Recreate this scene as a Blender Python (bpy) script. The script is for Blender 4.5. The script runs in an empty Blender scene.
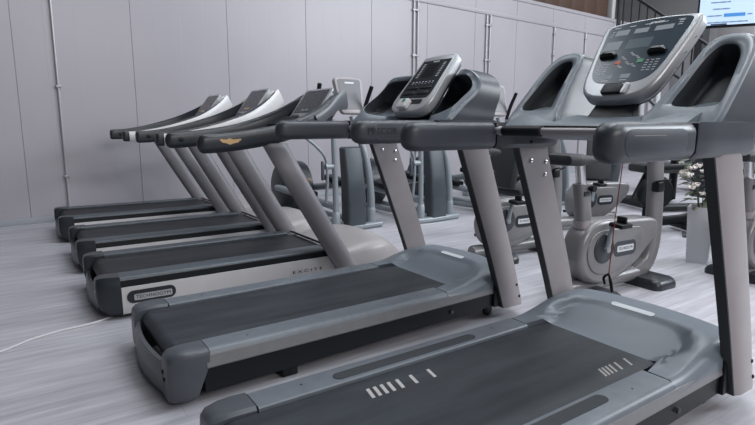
import bpy, bmesh, math, random
from mathutils import Vector, Matrix, Euler
random.seed(7)
SC = bpy.context.scene
COL = SC.collection
PI = math.pi

# ------------------------------------------------------------------ camera
cam_data = bpy.data.cameras.new('camera')
cam_data.sensor_width = 36.0
cam_data.lens = 529.3057 / 755.0 * 36.0
cam_data.clip_start = 0.02
cam = bpy.data.objects.new('camera', cam_data)
COL.objects.link(cam)
YAW, PITCH, ROLL = 0.9782, 0.1662, 0.0022
F_ = Vector((-math.sin(YAW) * math.cos(PITCH), math.cos(YAW) * math.cos(PITCH), -math.sin(PITCH)))
R_ = Vector((math.cos(YAW), math.sin(YAW), 0))
U_ = R_.cross(F_)
R2 = R_ * math.cos(ROLL) + U_ * math.sin(ROLL)
U2 = -R_ * math.sin(ROLL) + U_ * math.cos(ROLL)
m = Matrix.Identity(4)
for i in range(3):
    m[i][0], m[i][1], m[i][2] = R2[i], U2[i], -F_[i]
m[0][3], m[1][3], m[2][3] = 1.2672, -0.4542, 1.1388
cam.matrix_world = m
SC.camera = cam

# ------------------------------------------------------------------ world, lights, exposure
SC.view_settings.view_transform = 'Standard'
SC.view_settings.look = 'None'
SC.view_settings.gamma = 1.0
SC.view_settings.use_curve_mapping = False
SC.view_settings.exposure = -0.16
world = bpy.data.worlds.new('hall_daylight')
SC.world = world
world.use_nodes = True
bg = world.node_tree.nodes['Background']
bg.inputs[0].default_value = (0.80, 0.87, 1.0, 1)
bg.inputs[1].default_value = 0.10


def area_light(name, loc, target, sx, sy, energy, color=(1, 1, 1)):
    d = bpy.data.lights.new(name, 'AREA')
    d.shape = 'RECTANGLE'
    d.size, d.size_y = sx, sy
    d.energy = energy
    d.color = color
    o = bpy.data.objects.new(name, d)
    COL.objects.link(o)
    o.location = loc
    o.rotation_euler = (Vector(target) - Vector(loc)).to_track_quat('-Z', 'Y').to_euler()
    return o


area_light('hall_window_light', (3.5, 11.0, 5.2), (-1.5, 2.0, 0.3), 6.0, 3.0, 860, (0.88, 0.94, 1.0))
area_light('side_fill_light', (7.0, 1.5, 4.2), (-1.5, 1.6, 0.6), 4.0, 2.4, 290, (1.0, 0.95, 0.94))  # added fill for faces turned to the camera side, no known window
for lx, ly, le in ((-3.4, 1.0, 80), (-3.0, 4.6, 52), (-0.6, 2.8, 150), (-0.6, 6.4, 110), (2.6, 3.0, 95)):
    area_light('overhead_light', (lx, ly, 5.6), (lx, ly, 0), 0.9, 2.6, le, (0.90, 0.95, 1.0))
area_light('overhead_light', (-3.2, 8.6, 5.6), (-2.8, 8.6, 0), 0.9, 2.6, 72, (0.90, 0.95, 1.0))  # extra light added to lift the right part of the panelled wall
area_light('overhead_light', (-1.6, 12.6, 5.4), (-2.6, 14.6, 1.5), 1.2, 2.6, 170, (0.92, 0.96, 1.0))  # added to brighten the far wall, which the other lights leave dark
area_light('overhead_light', (-3.0, 11.4, 5.4), (-3.6, 11.6, 0), 1.2, 2.6, 120, (0.92, 0.96, 1.0))  # second added fill for the dark far end of the hall


# ------------------------------------------------------------------ materials
def mat(name, col, rough=0.5, metal=0.0, spec=0.5, noise=0.0, nscale=30.0, bump=0.0, emit=None, coat=0.0):
    mt = bpy.data.materials.new(name)
    mt.use_nodes = True
    nt = mt.node_tree
    b = nt.nodes['Principled BSDF']
    b.inputs['Base Color'].default_value = (*col, 1)
    b.inputs['Roughness'].default_value = rough
    b.inputs['Metallic'].default_value = metal
    b.inputs['Specular IOR Level'].default_value = spec
    b.inputs['Coat Weight'].default_value = coat
    if emit:
        b.inputs['Emission Color'].default_value = (*col, 1)
        b.inputs['Emission Strength'].default_value = emit
    if noise or bump:
        tc = nt.nodes.new('ShaderNodeTexCoord')
        nz = nt.nodes.new('ShaderNodeTexNoise')
        nz.inputs['Scale'].default_value = nscale
        nz.inputs['Detail'].default_value = 5
        nt.links.new(tc.outputs['Object'], nz.inputs['Vector'])
        if noise:
            mr = nt.nodes.new('ShaderNodeMapRange')
            mr.inputs[1].default_value, mr.inputs[2].default_value = 0.25, 0.75
            mr.inputs[3].default_value, mr.inputs[4].default_value = 1 - noise, 1 + noise
            vm = nt.nodes.new('ShaderNodeVectorMath')
            vm.operation = 'SCALE'
            vm.inputs[0].default_value = col
            nt.links.new(nz.outputs['Fac'], mr.inputs[0])
            nt.links.new(mr.outputs[0], vm.inputs['Scale'])
            nt.links.new(vm.outputs[0], b.inputs['Base Color'])
        if bump:
            bp = nt.nodes.new('ShaderNodeBump')
            bp.inputs['Strength'].default_value = bump
            bp.inputs['Distance'].default_value = 0.002
            nt.links.new(nz.outputs['Fac'], bp.inputs['Height'])
            nt.links.new(bp.outputs[0], b.inputs['Normal'])
    return mt


M = {}
M['hood'] = mat('blue_grey_plastic', (0.142, 0.164, 0.190), 0.37, noise=0.06, nscale=14, bump=0.05)
M['cap'] = mat('shaded_cap_plastic', (0.074, 0.083, 0.096), 0.38, noise=0.08, nscale=18)  # rail plastic darkened: shading of the cap sides put into the colour
M['raildark'] = mat('dark_grey_rail', (0.062, 0.074, 0.088), 0.40, noise=0.15, nscale=25)
M['rail'] = mat('blue_grey_rail', (0.138, 0.156, 0.178), 0.40, noise=0.10, nscale=22)
M['grey'] = mat('dark_grey_plastic', (0.036, 0.042, 0.052), 0.40, noise=0.06, nscale=14)
M['upright'] = mat('grey_painted_metal', (0.315, 0.288, 0.294), 0.38, 0.1, noise=0.05, nscale=9)
M['uprightdark'] = mat('dark_upright_edge', (0.035, 0.038, 0.043), 0.5)
M['black'] = mat('black_plastic', (0.005, 0.006, 0.008), 0.45, spec=0.3)
M['softblack'] = mat('black_rubber', (0.022, 0.023, 0.026), 0.62, noise=0.1, nscale=60)
M['navyblack'] = mat('blue_black_plastic', (0.021, 0.026, 0.032), 0.34)
M['pocket'] = mat('pocket_liner', (0.022, 0.027, 0.033), 0.5)
M['belt'] = None
M['silver'] = mat('silver_plastic', (0.44, 0.45, 0.465), 0.34, 0.3)
M['strip'] = mat('aluminium_strip', (0.22, 0.22, 0.23), 0.40, 0.3, noise=0.05, nscale=20)
M['chrome'] = mat('chrome', (0.75, 0.75, 0.76), 0.14, 1.0)
M['display'] = mat('console_panel', (0.032, 0.050, 0.068), 0.24, spec=0.35, noise=0.12, nscale=9)
M['darkdisplay'] = mat('dark_console_panel', (0.02, 0.023, 0.028), 0.25)
M['lcd'] = mat('lcd_window', (0.10, 0.13, 0.15), 0.2)
M['print'] = mat('white_print', (0.62, 0.64, 0.66), 0.5)
M['softprint'] = mat('grey_print', (0.22, 0.25, 0.27), 0.5)
M['red'] = mat('red_print', (0.45, 0.10, 0.06), 0.5)
M['orange'] = mat('orange_print', (0.55, 0.14, 0.05), 0.5)
M['green'] = mat('green_print', (0.03, 0.25, 0.12), 0.4)
M['white'] = mat('white_plastic', (0.62, 0.615, 0.62), 0.30, noise=0.03, nscale=8)
M['sidewhite'] = mat('pale_side_panel', (0.52, 0.505, 0.51), 0.36, noise=0.04, nscale=8)
M['shellgrey'] = mat('warm_grey_hood', (0.36, 0.335, 0.335), 0.33, noise=0.04, nscale=8)
M['post'] = mat('grey_tube_metal', (0.255, 0.242, 0.258), 0.42, 0.15, noise=0.05, nscale=9)
M['shelldark'] = mat('mid_grey_shell', (0.105, 0.112, 0.125), 0.34)
M['screenplate'] = mat('grey_back_plate', (0.13, 0.13, 0.138), 0.4)
M['bluegrey'] = mat('blue_grey_tube', (0.27, 0.30, 0.325), 0.35, 0.2)
M['slab'] = mat('slate_tower_plastic', (0.052, 0.062, 0.073), 0.42, noise=0.06, nscale=10)
M['pad'] = mat('grip_pad_rubber', (0.035, 0.04, 0.046), 0.75, noise=0.35, nscale=260, bump=0.3)
M['marking'] = mat('belt_marking_paint', (0.42, 0.40, 0.39), 0.6, noise=0.15, nscale=120)
M['bikeshell'] = mat('silver_bike_shell', (0.205, 0.200, 0.206), 0.32, 0.2, noise=0.04, nscale=8)
M['gold'] = mat('gold_badge', (0.62, 0.42, 0.22), 0.35, 0.5)
M['copper'] = mat('red_cord', (0.36, 0.05, 0.03), 0.6)
M['leaf'] = mat('leaf_green', (0.06, 0.075, 0.03), 0.5, noise=0.3, nscale=40)
M['petal'] = mat('cream_petal', (0.68, 0.62, 0.57), 0.6, noise=0.08, nscale=60)
M['potwhite'] = mat('white_planter', (0.60, 0.60, 0.615), 0.35)
M['cable'] = mat('grey_cable', (0.60, 0.59, 0.60), 0.6)
M['brown'] = mat('brown_wood_panel', (0.080, 0.043, 0.030), 0.6, noise=0.12, nscale=3)
M['wallgrey'] = mat('pale_wall_paint', (0.40, 0.395, 0.40), 0.6, noise=0.05, nscale=1.5)
M['galv'] = mat('galvanised_pipe', (0.44, 0.435, 0.455), 0.28, 0.25)
M['clip'] = mat('pipe_clip_metal', (0.32, 0.32, 0.335), 0.4, 0.5)
M['steelwhite'] = mat('white_stair_paint', (0.50, 0.50, 0.51), 0.5)
M['screen'] = mat('lit_screen', (0.48, 0.62, 0.78), 0.4, emit=0.55)
M['screenblue'] = mat('lit_screen_blue', (0.05, 0.22, 0.55), 0.4, emit=0.5)
M['screenbar'] = mat('lit_screen_text', (0.18, 0.27, 0.42), 0.4, emit=0.35)
M['screennavy'] = mat('lit_screen_navy', (0.01, 0.03, 0.08), 0.4, emit=0.3)
M['orangebox'] = mat('orange_plastic', (0.50, 0.13, 0.06), 0.5)
M['yellow'] = mat('yellow_sticker', (0.60, 0.40, 0.05), 0.5)
M['amber'] = mat('amber_reflector', (0.6, 0.25, 0.02), 0.3)


def node_mat(name):
    mt = bpy.data.materials.new(name)
    mt.use_nodes = True
    nt = mt.node_tree
    return mt, nt, nt.nodes['Principled BSDF'], nt.nodes.new, nt.links.new


# belt: dark, worn in the middle with long faint scuffs
mt, nt, b, N, L = node_mat('running_belt_rubber')
tc = N('ShaderNodeTexCoord'); mp = N('ShaderNodeMapping'); mp.inputs['Scale'].default_value = (7, 1.1, 1)
nz = N('ShaderNodeTexNoise'); nz.inputs['Scale'].default_value = 2.2; nz.inputs['Detail'].default_value = 8
cr = N('ShaderNodeValToRGB')
cr.color_ramp.elements[0].position = 0.3; cr.color_ramp.elements[0].color = (0.019, 0.0225, 0.027, 1)
cr.color_ramp.elements[1].position = 0.75; cr.color_ramp.elements[1].color = (0.043, 0.050, 0.059, 1)
L(tc.outputs['Object'], mp.inputs[0]); L(mp.outputs[0], nz.inputs['Vector']); L(nz.outputs['Fac'], cr.inputs[0])
L(cr.outputs[0], b.inputs['Base Color'])
b.inputs['Roughness'].default_value = 0.5
b.inputs['Specular IOR Level'].default_value = 0.3
n2 = N('ShaderNodeTexNoise'); n2.inputs['Scale'].default_value = 420
bp = N('ShaderNodeBump'); bp.inputs['Strength'].default_value = 0.15; bp.inputs['Distance'].default_value = 0.001
L(tc.outputs['Object'], n2.inputs['Vector']); L(n2.outputs['Fac'], bp.inputs['Height']); L(bp.outputs[0], b.inputs['Normal'])
M['belt'] = mt

mt2 = mt.copy(); mt2.name = 'running_belt_rubber_dark'
for nd in mt2.node_tree.nodes:
    if nd.type == 'VALTORGB':
        nd.color_ramp.elements[0].color = (0.010, 0.011, 0.014, 1); nd.color_ramp.elements[1].color = (0.026, 0.028, 0.033, 1)
M['beltdark'] = mt2

# floor: pale grey wood-look planks running along the machines
mt, nt, b, N, L = node_mat('grey_wood_plank_floor')
geo = N('ShaderNodeNewGeometry')
mp = N('ShaderNodeMapping'); mp.inputs['Rotation'].default_value = (0, 0, math.radians(90))
br = N('ShaderNodeTexBrick')
br.offset = 0.37; br.inputs['Scale'].default_value = 1.0
br.inputs['Brick Width'].default_value = 1.25; br.inputs['Row Height'].default_value = 0.185
br.inputs['Mortar Size'].default_value = 0.0012; br.inputs['Mortar Smooth'].default_value = 0.3
br.inputs['Color1'].default_value = (0.94, 0.94, 0.94, 1); br.inputs['Color2'].default_value = (1.06, 1.06, 1.06, 1)
br.inputs['Mortar'].default_value = (0.70, 0.70, 0.70, 1)
L(geo.outputs['Position'], mp.inputs[0]); L(mp.outputs[0], br.inputs['Vector'])
mp2 = N('ShaderNodeMapping'); mp2.inputs['Scale'].default_value = (25, 1.9, 1)
L(geo.outputs['Position'], mp2.inputs[0])
nz = N('ShaderNodeTexNoise'); nz.inputs['Scale'].default_value = 1.0; nz.inputs['Detail'].default_value = 9; nz.inputs['Roughness'].default_value = 0.62
L(mp2.outputs[0], nz.inputs['Vector'])
cr = N('ShaderNodeValToRGB')
cr.color_ramp.elements[0].position = 0.30; cr.color_ramp.elements[0].color = (0.345, 0.335, 0.360, 1)
cr.color_ramp.elements[1].position = 0.72; cr.color_ramp.elements[1].color = (0.560, 0.555, 0.600, 1)
L(nz.outputs['Fac'], cr.inputs[0])
mx = N('ShaderNodeMix'); mx.data_type = 'RGBA'; mx.blend_type = 'MULTIPLY'; mx.inputs[0].default_value = 1.0
L(cr.outputs[0], mx.inputs[6]); L(br.outputs['Color'], mx.inputs[7])
L(mx.outputs[2], b.inputs['Base Color'])
b.inputs['Roughness'].default_value = 0.42
M['floor'] = mt

# wall panels: satin painted sheet metal
mt, nt, b, N, L = node_mat('pale_metal_wall_panel')
geo = N('ShaderNodeNewGeometry')
nz = N('ShaderNodeTexNoise'); nz.inputs['Scale'].default_value = 0.55; nz.inputs['Detail'].default_value = 4
L(geo.outputs['Position'], nz.inputs['Vector'])
cr = N('ShaderNodeValToRGB')
cr.color_ramp.elements[0].color = (0.352, 0.332, 0.362, 1); cr.color_ramp.elements[0].position = 0.3
cr.color_ramp.elements[1].color = (0.394, 0.374, 0.404, 1); cr.color_ramp.elements[1].position = 0.7
L(nz.outputs['Fac'], cr.inputs[0]); L(cr.outputs[0], b.inputs['Base Color'])
b.inputs['Roughness'].default_value = 0.36
M['wall'] = mt


# ------------------------------------------------------------------ mesh helpers
def V(*a):
    return Vector(a)


def cr_open(pts, n):
    """Catmull-Rom through open list of tuples, n points per span"""
    P = [Vector(p) for p in pts]
    out = []
    for i in range(len(P) - 1):
        p0 = P[i - 1] if i > 0 else P[i] * 2 - P[i + 1]
        p1, p2 = P[i], P[i + 1]
        p3 = P[i + 2] if i + 2 < len(P) else P[i + 1] * 2 - P[i]
        for k in range(n):
            t = k / n
            out.append(0.5 * ((2 * p1) + (p2 - p0) * t + (2 * p0 - 5 * p1 + 4 * p2 - p3) * t * t + (3 * p1 - p0 - 3 * p2 + p3) * t ** 3))
    out.append(P[-1])
    return out


def cr_closed(pts, n):
    P = [Vector(p) for p in pts]
    k_ = len(P)
    out = []
    for i in range(k_):
        p0, p1, p2, p3 = P[i - 1], P[i], P[(i + 1) % k_], P[(i + 2) % k_]
        for k in range(n):
            t = k / n
            out.append(0.5 * ((2 * p1) + (p2 - p0) * t + (2 * p0 - 5 * p1 + 4 * p2 - p3) * t * t + (3 * p1 - p0 - 3 * p2 + p3) * t ** 3))
    return out


def rrect(w, h, r, n=4):
    """rounded rectangle outline, 2D ccw, centred"""
    r = min(r, w / 2 - 1e-5, h / 2 - 1e-5)
    out = []
    for cx, cy, a0 in ((w / 2 - r, h / 2 - r, 0), (-w / 2 + r, h / 2 - r, 90), (-w / 2 + r, -h / 2 + r, 180), (w / 2 - r, -h / 2 + r, 270)):
        for k in range(n + 1):
            a = math.radians(a0 + 90 * k / n)
            out.append((cx + r * math.cos(a), cy + r * math.sin(a)))
    return out


def ell(w, h, n=16):
    return [(w * math.cos(2 * PI * k / n), h * math.sin(2 * PI * k / n)) for k in range(n)]


class MB:
    def __init__(s):
        s.bm = bmesh.new()

    def loft(s, loops, cap=True, closed_path=False):
        bm = s.bm
        rows = [[bm.verts.new(Vector(p)) for p in lp] for lp in loops]
        n = len(rows[0])
        rng = len(rows) if closed_path else len(rows) - 1
        for i in range(rng):
            a, b_ = rows[i], rows[(i + 1) % len(rows)]
            for k in range(n):
                q = (a[k], a[(k + 1) % n], b_[(k + 1) % n], b_[k])
                try:
                    bm.faces.new(q)
                except ValueError:
                    pass
        if cap and not closed_path:
            bm.faces.new(list(reversed(rows[0])))
            bm.faces.new(rows[-1])
        return s

    def box(s, c, size, bev=0.0, rot=None, seg=2):
        t = bmesh.new()
        bmesh.ops.create_cube(t, size=1.0)
        for v in t.verts:
            v.co = Vector((v.co.x * size[0], v.co.y * size[1], v.co.z * size[2]))
        if bev > 0:
            bmesh.ops.bevel(t, geom=list(t.edges), offset=min(bev, min(size) * 0.49), segments=seg, profile=0.5, affect='EDGES')
        mx_ = Matrix.Translation(Vector(c))
        if rot is not None:
            mx_ = mx_ @ (rot.to_4x4() if isinstance(rot, Matrix) else Euler(rot).to_matrix().to_4x4())
        s.merge(t, mx_)
        return s

    def merge(s, t, mx_=None):
        vm = {}
        for v in t.verts:
            vm[v] = s.bm.verts.new(mx_ @ v.co if mx_ is not None else v.co)
        for f in t.faces:
            s.bm.faces.new([vm[v] for v in f.verts])
        t.free()

    def sweep(s, path, prof, up=(0, 0, 1), scales=None, cap=True, roundcap=0):
        """profile (u, v): u along side vector, v along local up"""
        P = [Vector(p) for p in path]
        loops = []
        upv = Vector(up)
        n = len(P)
        for i in range(n):
            t = (P[min(i + 1, n - 1)] - P[max(i - 1, 0)]).normalized()
            side = t.cross(upv)
            if side.length < 1e-4:
                side = t.cross(Vector((0, 1, 0)))
            side.normalize()
            u = side.cross(t)
            sc = scales[i] if scales else (1, 1)
            if not isinstance(sc, tuple):
                sc = (sc, sc)
            loops.append([P[i] + side * (a * sc[0]) + u * (b_ * sc[1]) for a, b_ in prof])
        s.loft(loops, cap)
        return s

    def tube(s, path, r, n=12, smooth=0):
        if smooth:
            path = cr_open(path, smooth)
        P = [Vector(p) for p in path]
        if isinstance(r, (list, tuple)) and len(r) != len(P):
            k = len(r)
            rr = []
            for i in range(len(P)):
                f = i / (len(P) - 1) * (k - 1)
                j = min(int(f), k - 2)
                rr.append(r[j] + (r[j + 1] - r[j]) * (f - j))
            r = rr
        # parallel transport
        t0 = (P[1] - P[0]).normalized()
        ref = Vector((0, 0, 1)) if abs(t0.z) < 0.9 else Vector((1, 0, 0))
        nrm = t0.cross(ref).normalized()
        loops = []
        for i in range(len(P)):
            t = (P[min(i + 1, len(P) - 1)] - P[max(i - 1, 0)]).normalized()
            nrm = (nrm - t * nrm.dot(t)).normalized()
            bn = t.cross(nrm)
            ri = r[i] if isinstance(r, (list, tuple)) else r
            loops.append([P[i] + (nrm * math.cos(2 * PI * k / n) + bn * math.sin(2 * PI * k / n)) * ri for k in range(n)])
        s.loft(loops)
        return s

    def lathe(s, prof, c=(0, 0, 0), axis='Z', n=24, cap=True):
        """prof: list of (r, h)"""
        loops = []
        for r, h in prof:
            r = max(r, 1e-4)
            lp = []
            for k in range(n):
                a = 2 * PI * k / n
                x, y = r * math.cos(a), r * math.sin(a)
                if axis == 'Z':
                    p = (x, y, h)
                elif axis == 'X':
                    p = (h, x, y)
                else:
                    p = (y, h, x)
                lp.append(Vector(p) + Vector(c))
            loops.append(lp)
        s.loft(loops, cap)
        return s

    def prism(s, outline, frame, t0, t1, bev=0.0, seg=2):
        """outline in 2D; frame(x, y, t) -> Vector; extrude t0..t1 with softened edges"""
        n = len(outline)
        cx = sum(p[0] for p in outline) / n
        cy = sum(p[1] for p in outline) / n

        def inset(d):
            if d == 0:
                return outline
            out = []
            for i in range(n):
                a, p, q = Vector(outline[i - 1][:2]), Vector(outline[i][:2]), Vector(outline[(i + 1) % n][:2])
                e1 = (p - a); e2 = (q - p)
                if e1.length < 1e-7 or e2.length < 1e-7:
                    nn = (Vector((cx, cy)) - p).normalized()
                else:
                    e1.normalize(); e2.normalize()
                    nn = Vector((-(e1.y + e2.y), e1.x + e2.x))
                    nn = nn.normalized() if nn.length > 1e-6 else Vector((0, 0))
                    if nn.dot(Vector((cx, cy)) - p) < 0 and area > 0:
                        pass
                if area < 0:
                    nn = -nn
                out.append((p.x + nn.x * d, p.y + nn.y * d))
            return out
        area = sum(outline[i][0] * outline[(i + 1) % n][1] - outline[(i + 1) % n][0] * outline[i][1] for i in range(n))
        loops = []
        sg = 1 if t1 > t0 else -1
        if bev > 0:
            for k in range(seg + 1):
                a = PI / 2 * k / seg
                loops.append((inset(bev * (1 - math.sin(a))), t0 + sg * bev * (1 - math.cos(a))))
            for k in range(seg + 1):
                a = PI / 2 * (1 - k / seg)
                loops.append((inset(bev * (1 - math.sin(a))), t1 - sg * bev * (1 - math.cos(a))))
        else:
            loops = [(outline, t0), (outline, t1)]
        s.loft([[frame(p[0], p[1], t) for p in lp] for lp, t in loops])
        return s

    def quad(s, a, b_, c, d):
        s.bm.faces.new([s.bm.verts.new(Vector(p)) for p in (a, b_, c, d)])
        return s

    def ball(s, c, r, sc=(1, 1, 1), u=12, v=8, rot=None):
        t = bmesh.new()
        bmesh.ops.create_uvsphere(t, u_segments=u, v_segments=v, radius=r)
        mx_ = Matrix.Translation(Vector(c))
        if rot:
            mx_ = mx_ @ Euler(rot).to_matrix().to_4x4()
        mx_ = mx_ @ Matrix.Diagonal((*sc, 1))
        s.merge(t, mx_)
        return s

    def mirror_x(s):
        t = s.bm.copy()
        mx_ = Matrix.Diagonal((-1, 1, 1, 1))
        for v in t.verts:
            v.co = mx_ @ v.co
        bmesh.ops.reverse_faces(t, faces=t.faces)
        s.merge(t)
        return s

    def build(s, name, material, parent=None, sharp=38, smooth=True):
        bm = s.bm
        bmesh.ops.recalc_face_normals(bm, faces=bm.faces)
        me = bpy.data.meshes.new(name)
        if smooth:
            for f in bm.faces:
                f.smooth = True
            lim = math.radians(sharp)
            for e in bm.edges:
                if len(e.link_faces) == 2:
                    e.smooth = e.calc_face_angle(0) < lim
                else:
                    e.smooth = False
        bm.to_mesh(me)
        bm.free()
        o = bpy.data.objects.new(name, me)
        COL.objects.link(o)
        me.materials.append(material)
        if parent:
            o.parent = parent
        return o


def thing(name, label, cat, loc=(0, 0, 0), rz=0, group=None):
    o = bpy.data.objects.new(name, None)
    o.empty_display_size = 0.1
    COL.objects.link(o)
    o.location = loc
    o.rotation_euler = (0, 0, rz)
    tag(o, label, cat, group)
    return o


def tag(o, label, cat, group=None):
    o['label'] = label
    o['category'] = cat
    if group:
        o['group'] = group
    return o


def struct(o):
    o['kind'] = 'structure'
    return o


def copy_tree(o, parent=None):
    c = o.copy()
    COL.objects.link(c)
    if parent:
        c.parent = parent
    for ch in [x for x in o.children]:
        copy_tree(ch, c)
    return c


def writing(name, txt, size, origin, xdir, ydir, material, parent, depth=0.0006, width=None, off=0.0, align='CENTER', shear=0.0):
    cu = bpy.data.curves.new(name, 'FONT')
    cu.body = txt
    cu.size = size
    cu.align_x = align
    cu.align_y = 'CENTER'
    cu.extrude = depth
    cu.offset = off
    cu.shear = shear
    cu.resolution_u = 3
    ob = bpy.data.objects.new(name + '_curve', cu)
    COL.objects.link(ob)
    bpy.context.view_layer.update()
    dg = bpy.context.evaluated_depsgraph_get()
    me = bpy.data.meshes.new_from_object(ob.evaluated_get(dg))
    bpy.data.objects.remove(ob)
    me.name = name
    xs = [v.co.x for v in me.vertices]
    k = width / (max(xs) - min(xs)) if width else 1.0
    X = Vector(xdir).normalized(); Y = Vector(ydir).normalized(); Z = X.cross(Y)
    for v in me.vertices:
        v.co = Vector(origin) + X * (v.co.x * k) + Y * v.co.y + Z * v.co.z
    me.materials.clear()
    me.materials.append(material)
    o = bpy.data.objects.new(name, me)
    COL.objects.link(o)
    if parent:
        o.parent = parent
    return o


def sstep(a, b_, x):
    t = min(1, max(0, (x - a) / (b_ - a)))
    return t * t * (3 - 2 * t)


# ------------------------------------------------------------------ the room
mb = MB()
mb.box((-1.5, 5.5, -0.05), (20, 22, 0.1))
struct(mb.build('floor', M['floor'], smooth=False))

WA = math.radians(3.5)
WD = Vector((-math.sin(WA), math.cos(WA), 0))     # along the wall
WN = Vector((math.cos(WA), math.sin(WA), 0))      # out of the wall, towards the room
W0 = Vector((-5.87, -0.70, 0))


def wp(s_, out, z):
    p = W0 + WD * s_ + WN * out
    return Vector((p.x, p.y, z))


# panelled wall: joints every 1.2 m are real grooves, shallow ribs between
mb = MB()
prof = []
s_ = -4.0
k = 0
joints = [0.29 + 1.215 * i for i in range(-4, 14)]
pts = [(-4.6, 0.0)]
for j in joints:
    if j < -4.5 or j > 14.6:
        continue
    pts += [(j - 0.004, 0.0), (j - 0.003, -0.008), (j + 0.003, -0.008), (j + 0.004, 0.0)]
    for r_ in (0.30, 0.61, 0.91):
        pts += [(j + r_ - 0.008, 0.0), (j + r_, -0.0006), (j + r_ + 0.008, 0.0)]
pts.append((15.6, 0.0))
loop0 = [wp(a, o_, 0) for a, o_ in pts] + [wp(15.6, -0.10, 0), wp(-4.6, -0.10, 0)]
loop1 = [Vector((p.x, p.y, 3.63)) for p in loop0]
mb.loft([loop0, loop1])
struct(mb.build('wall_left', M['wall'], smooth=False))

mb = MB()
rotw = Matrix((WN, WD, Vector((0, 0, 1)))).transposed()
mb.box(wp(5.5, 0.004, 3.235), (0.03, 20.2, 0.075), 0.006, rotw)
mb.box(wp(5.5, 0.004, 3.60), (0.03, 20.2, 0.07), 0.006, rotw)
struct(mb.build('trim_1', M['wall']))
mb = MB()
mb.box(wp(5.5, 0.008, 0.035), (0.02, 20.2, 0.07), 0.003, rotw)
struct(mb.build('baseboard_left', mat('baseboard_grey', (0.34, 0.36, 0.39), 0.5)))

# brown boarding above the panels, ending in a pale post
mb = MB()
for i in range(17):
    mb.box(wp(4.2 + i * 0.5, -0.22, 4.7), (0.06, 0.496, 2.2), 0.004, rotw)
struct(mb.build('wall_left_upper', M['brown']))
mb = MB()
mb.box(wp(12.55, -0.16, 4.7), (0.16, 0.14, 2.2), 0.01, rotw)
struct(mb.build('trim_2', M['steelwhite']))

# wall closing the hall on the far side
mb = MB()
mb.box((-1.5, 15.2, 3.0), (16, 0.2, 6.0))
struct(mb.build('wall_back', M['wallgrey'], smooth=False))
mb = MB()
mb.box((-4.79, 12.2, 3.0), (0.16, 0.3, 6.0), 0.01)
struct(mb.build('trim_3', mat('dark_pillar_paint', (0.02, 0.022, 0.026), 0.5)))
mb = MB()
mb.box((-4.54, 13.3, 3.0), (0.75, 0.3, 6.0), 0.01)
struct(mb.build('trim_4', mat('mid_grey_pillar_paint', (0.22, 0.215, 0.22), 0.5)))


def conduit(s_, z0, z1, r, label, clips, double=0, foot=True):
    t = thing('wall_pipe', label, 'pipe', wp(s_, 0, 0), 0, 'pipes on the panelled wall')

    def L_(p):
        return p - wp(s_, 0, 0)
    offs = (0,) if not double else (-double, double)
    for o_ in offs:
        q = MB()
        q.tube([L_(wp(s_ + o_, r + 0.006, z0)), L_(wp(s_ + o_, r + 0.006, z1))], r, 10)
        q.build('tube', M['galv'], t)
    for z in clips:
        q = MB()
        q.box(L_(wp(s_, r, z)), (2 * r + 0.012, 2 * r + 0.03 + 2 * double, 0.035), 0.004, rotw)
        q.build('clip', M['clip'], t)
    if foot:
        q = MB()
        q.box(L_(wp(s_, 0.03, z0 - 0.015)), (0.06, 0.12, 0.03), 0.006, rotw)
        q.build('wall_foot', M['white'], t)
    return t


conduit(0.68, 0.06, 3.2, 0.013, 'thin pipe down the panelled wall at the far left of the room', (0.52, 1.55, 2.6))
conduit(6.08, 0.06, 3.2, 0.016, 'pair of pipes on the wall behind the treadmill with the narrow console', (0.9, 2.3, 3.05), 0.045)
conduit(7.93, 0.06, 3.2, 0.016, 'pair of pipes with a junction clip on the wall, between the two near consoles', (0.9, 2.35, 3.0), 0.05)
conduit(10.05, 0.06, 3.2, 0.016, 'single pipe on the wall just left of the large near console', (0.9, 2.6, 3.05), 0.0)
conduit(11.25, 0.06, 3.2, 0.016, 'pipe on the panelled wall farthest from the camera, beside the large console', (0.9, 2.6, 3.05), 0.0)

# ------------------------------------------------------------------ near treadmills (two of a kind)
CS = Vector((0, 0.640, 0.768))      # up the console face
CN = Vector((0, -0.768, 0.640))     # out of the console face


def belt_mesh(hw, y0, y1, zt, r=0.045, crown=0.0):
    mb = MB()
    prof = []
    for k in range(9):
        a = PI / 2 + PI * k / 8
        prof.append((y0 + r + r * math.cos(a), zt - r + r * math.sin(a)))
    prof = [(y1, zt)] + [(y1 * (1 - i / 8) + (y0 + r) * i / 8, zt) for i in range(1, 8)] + prof + [(y1, zt - 2 * r)]
    xs = [-hw, -hw + 0.006] + [-hw + 2 * hw * i / 6 for i in range(1, 6)] + [hw - 0.006, hw]
    loops = []
    for i, x in enumerate(xs):
        d = 0.004 if i in (0, len(xs) - 1) else 0.0
        loops.append([(x, y, z - (d if z > zt - r else -d)) for y, z in prof])
    mb.loft(loops)
    return mb


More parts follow.
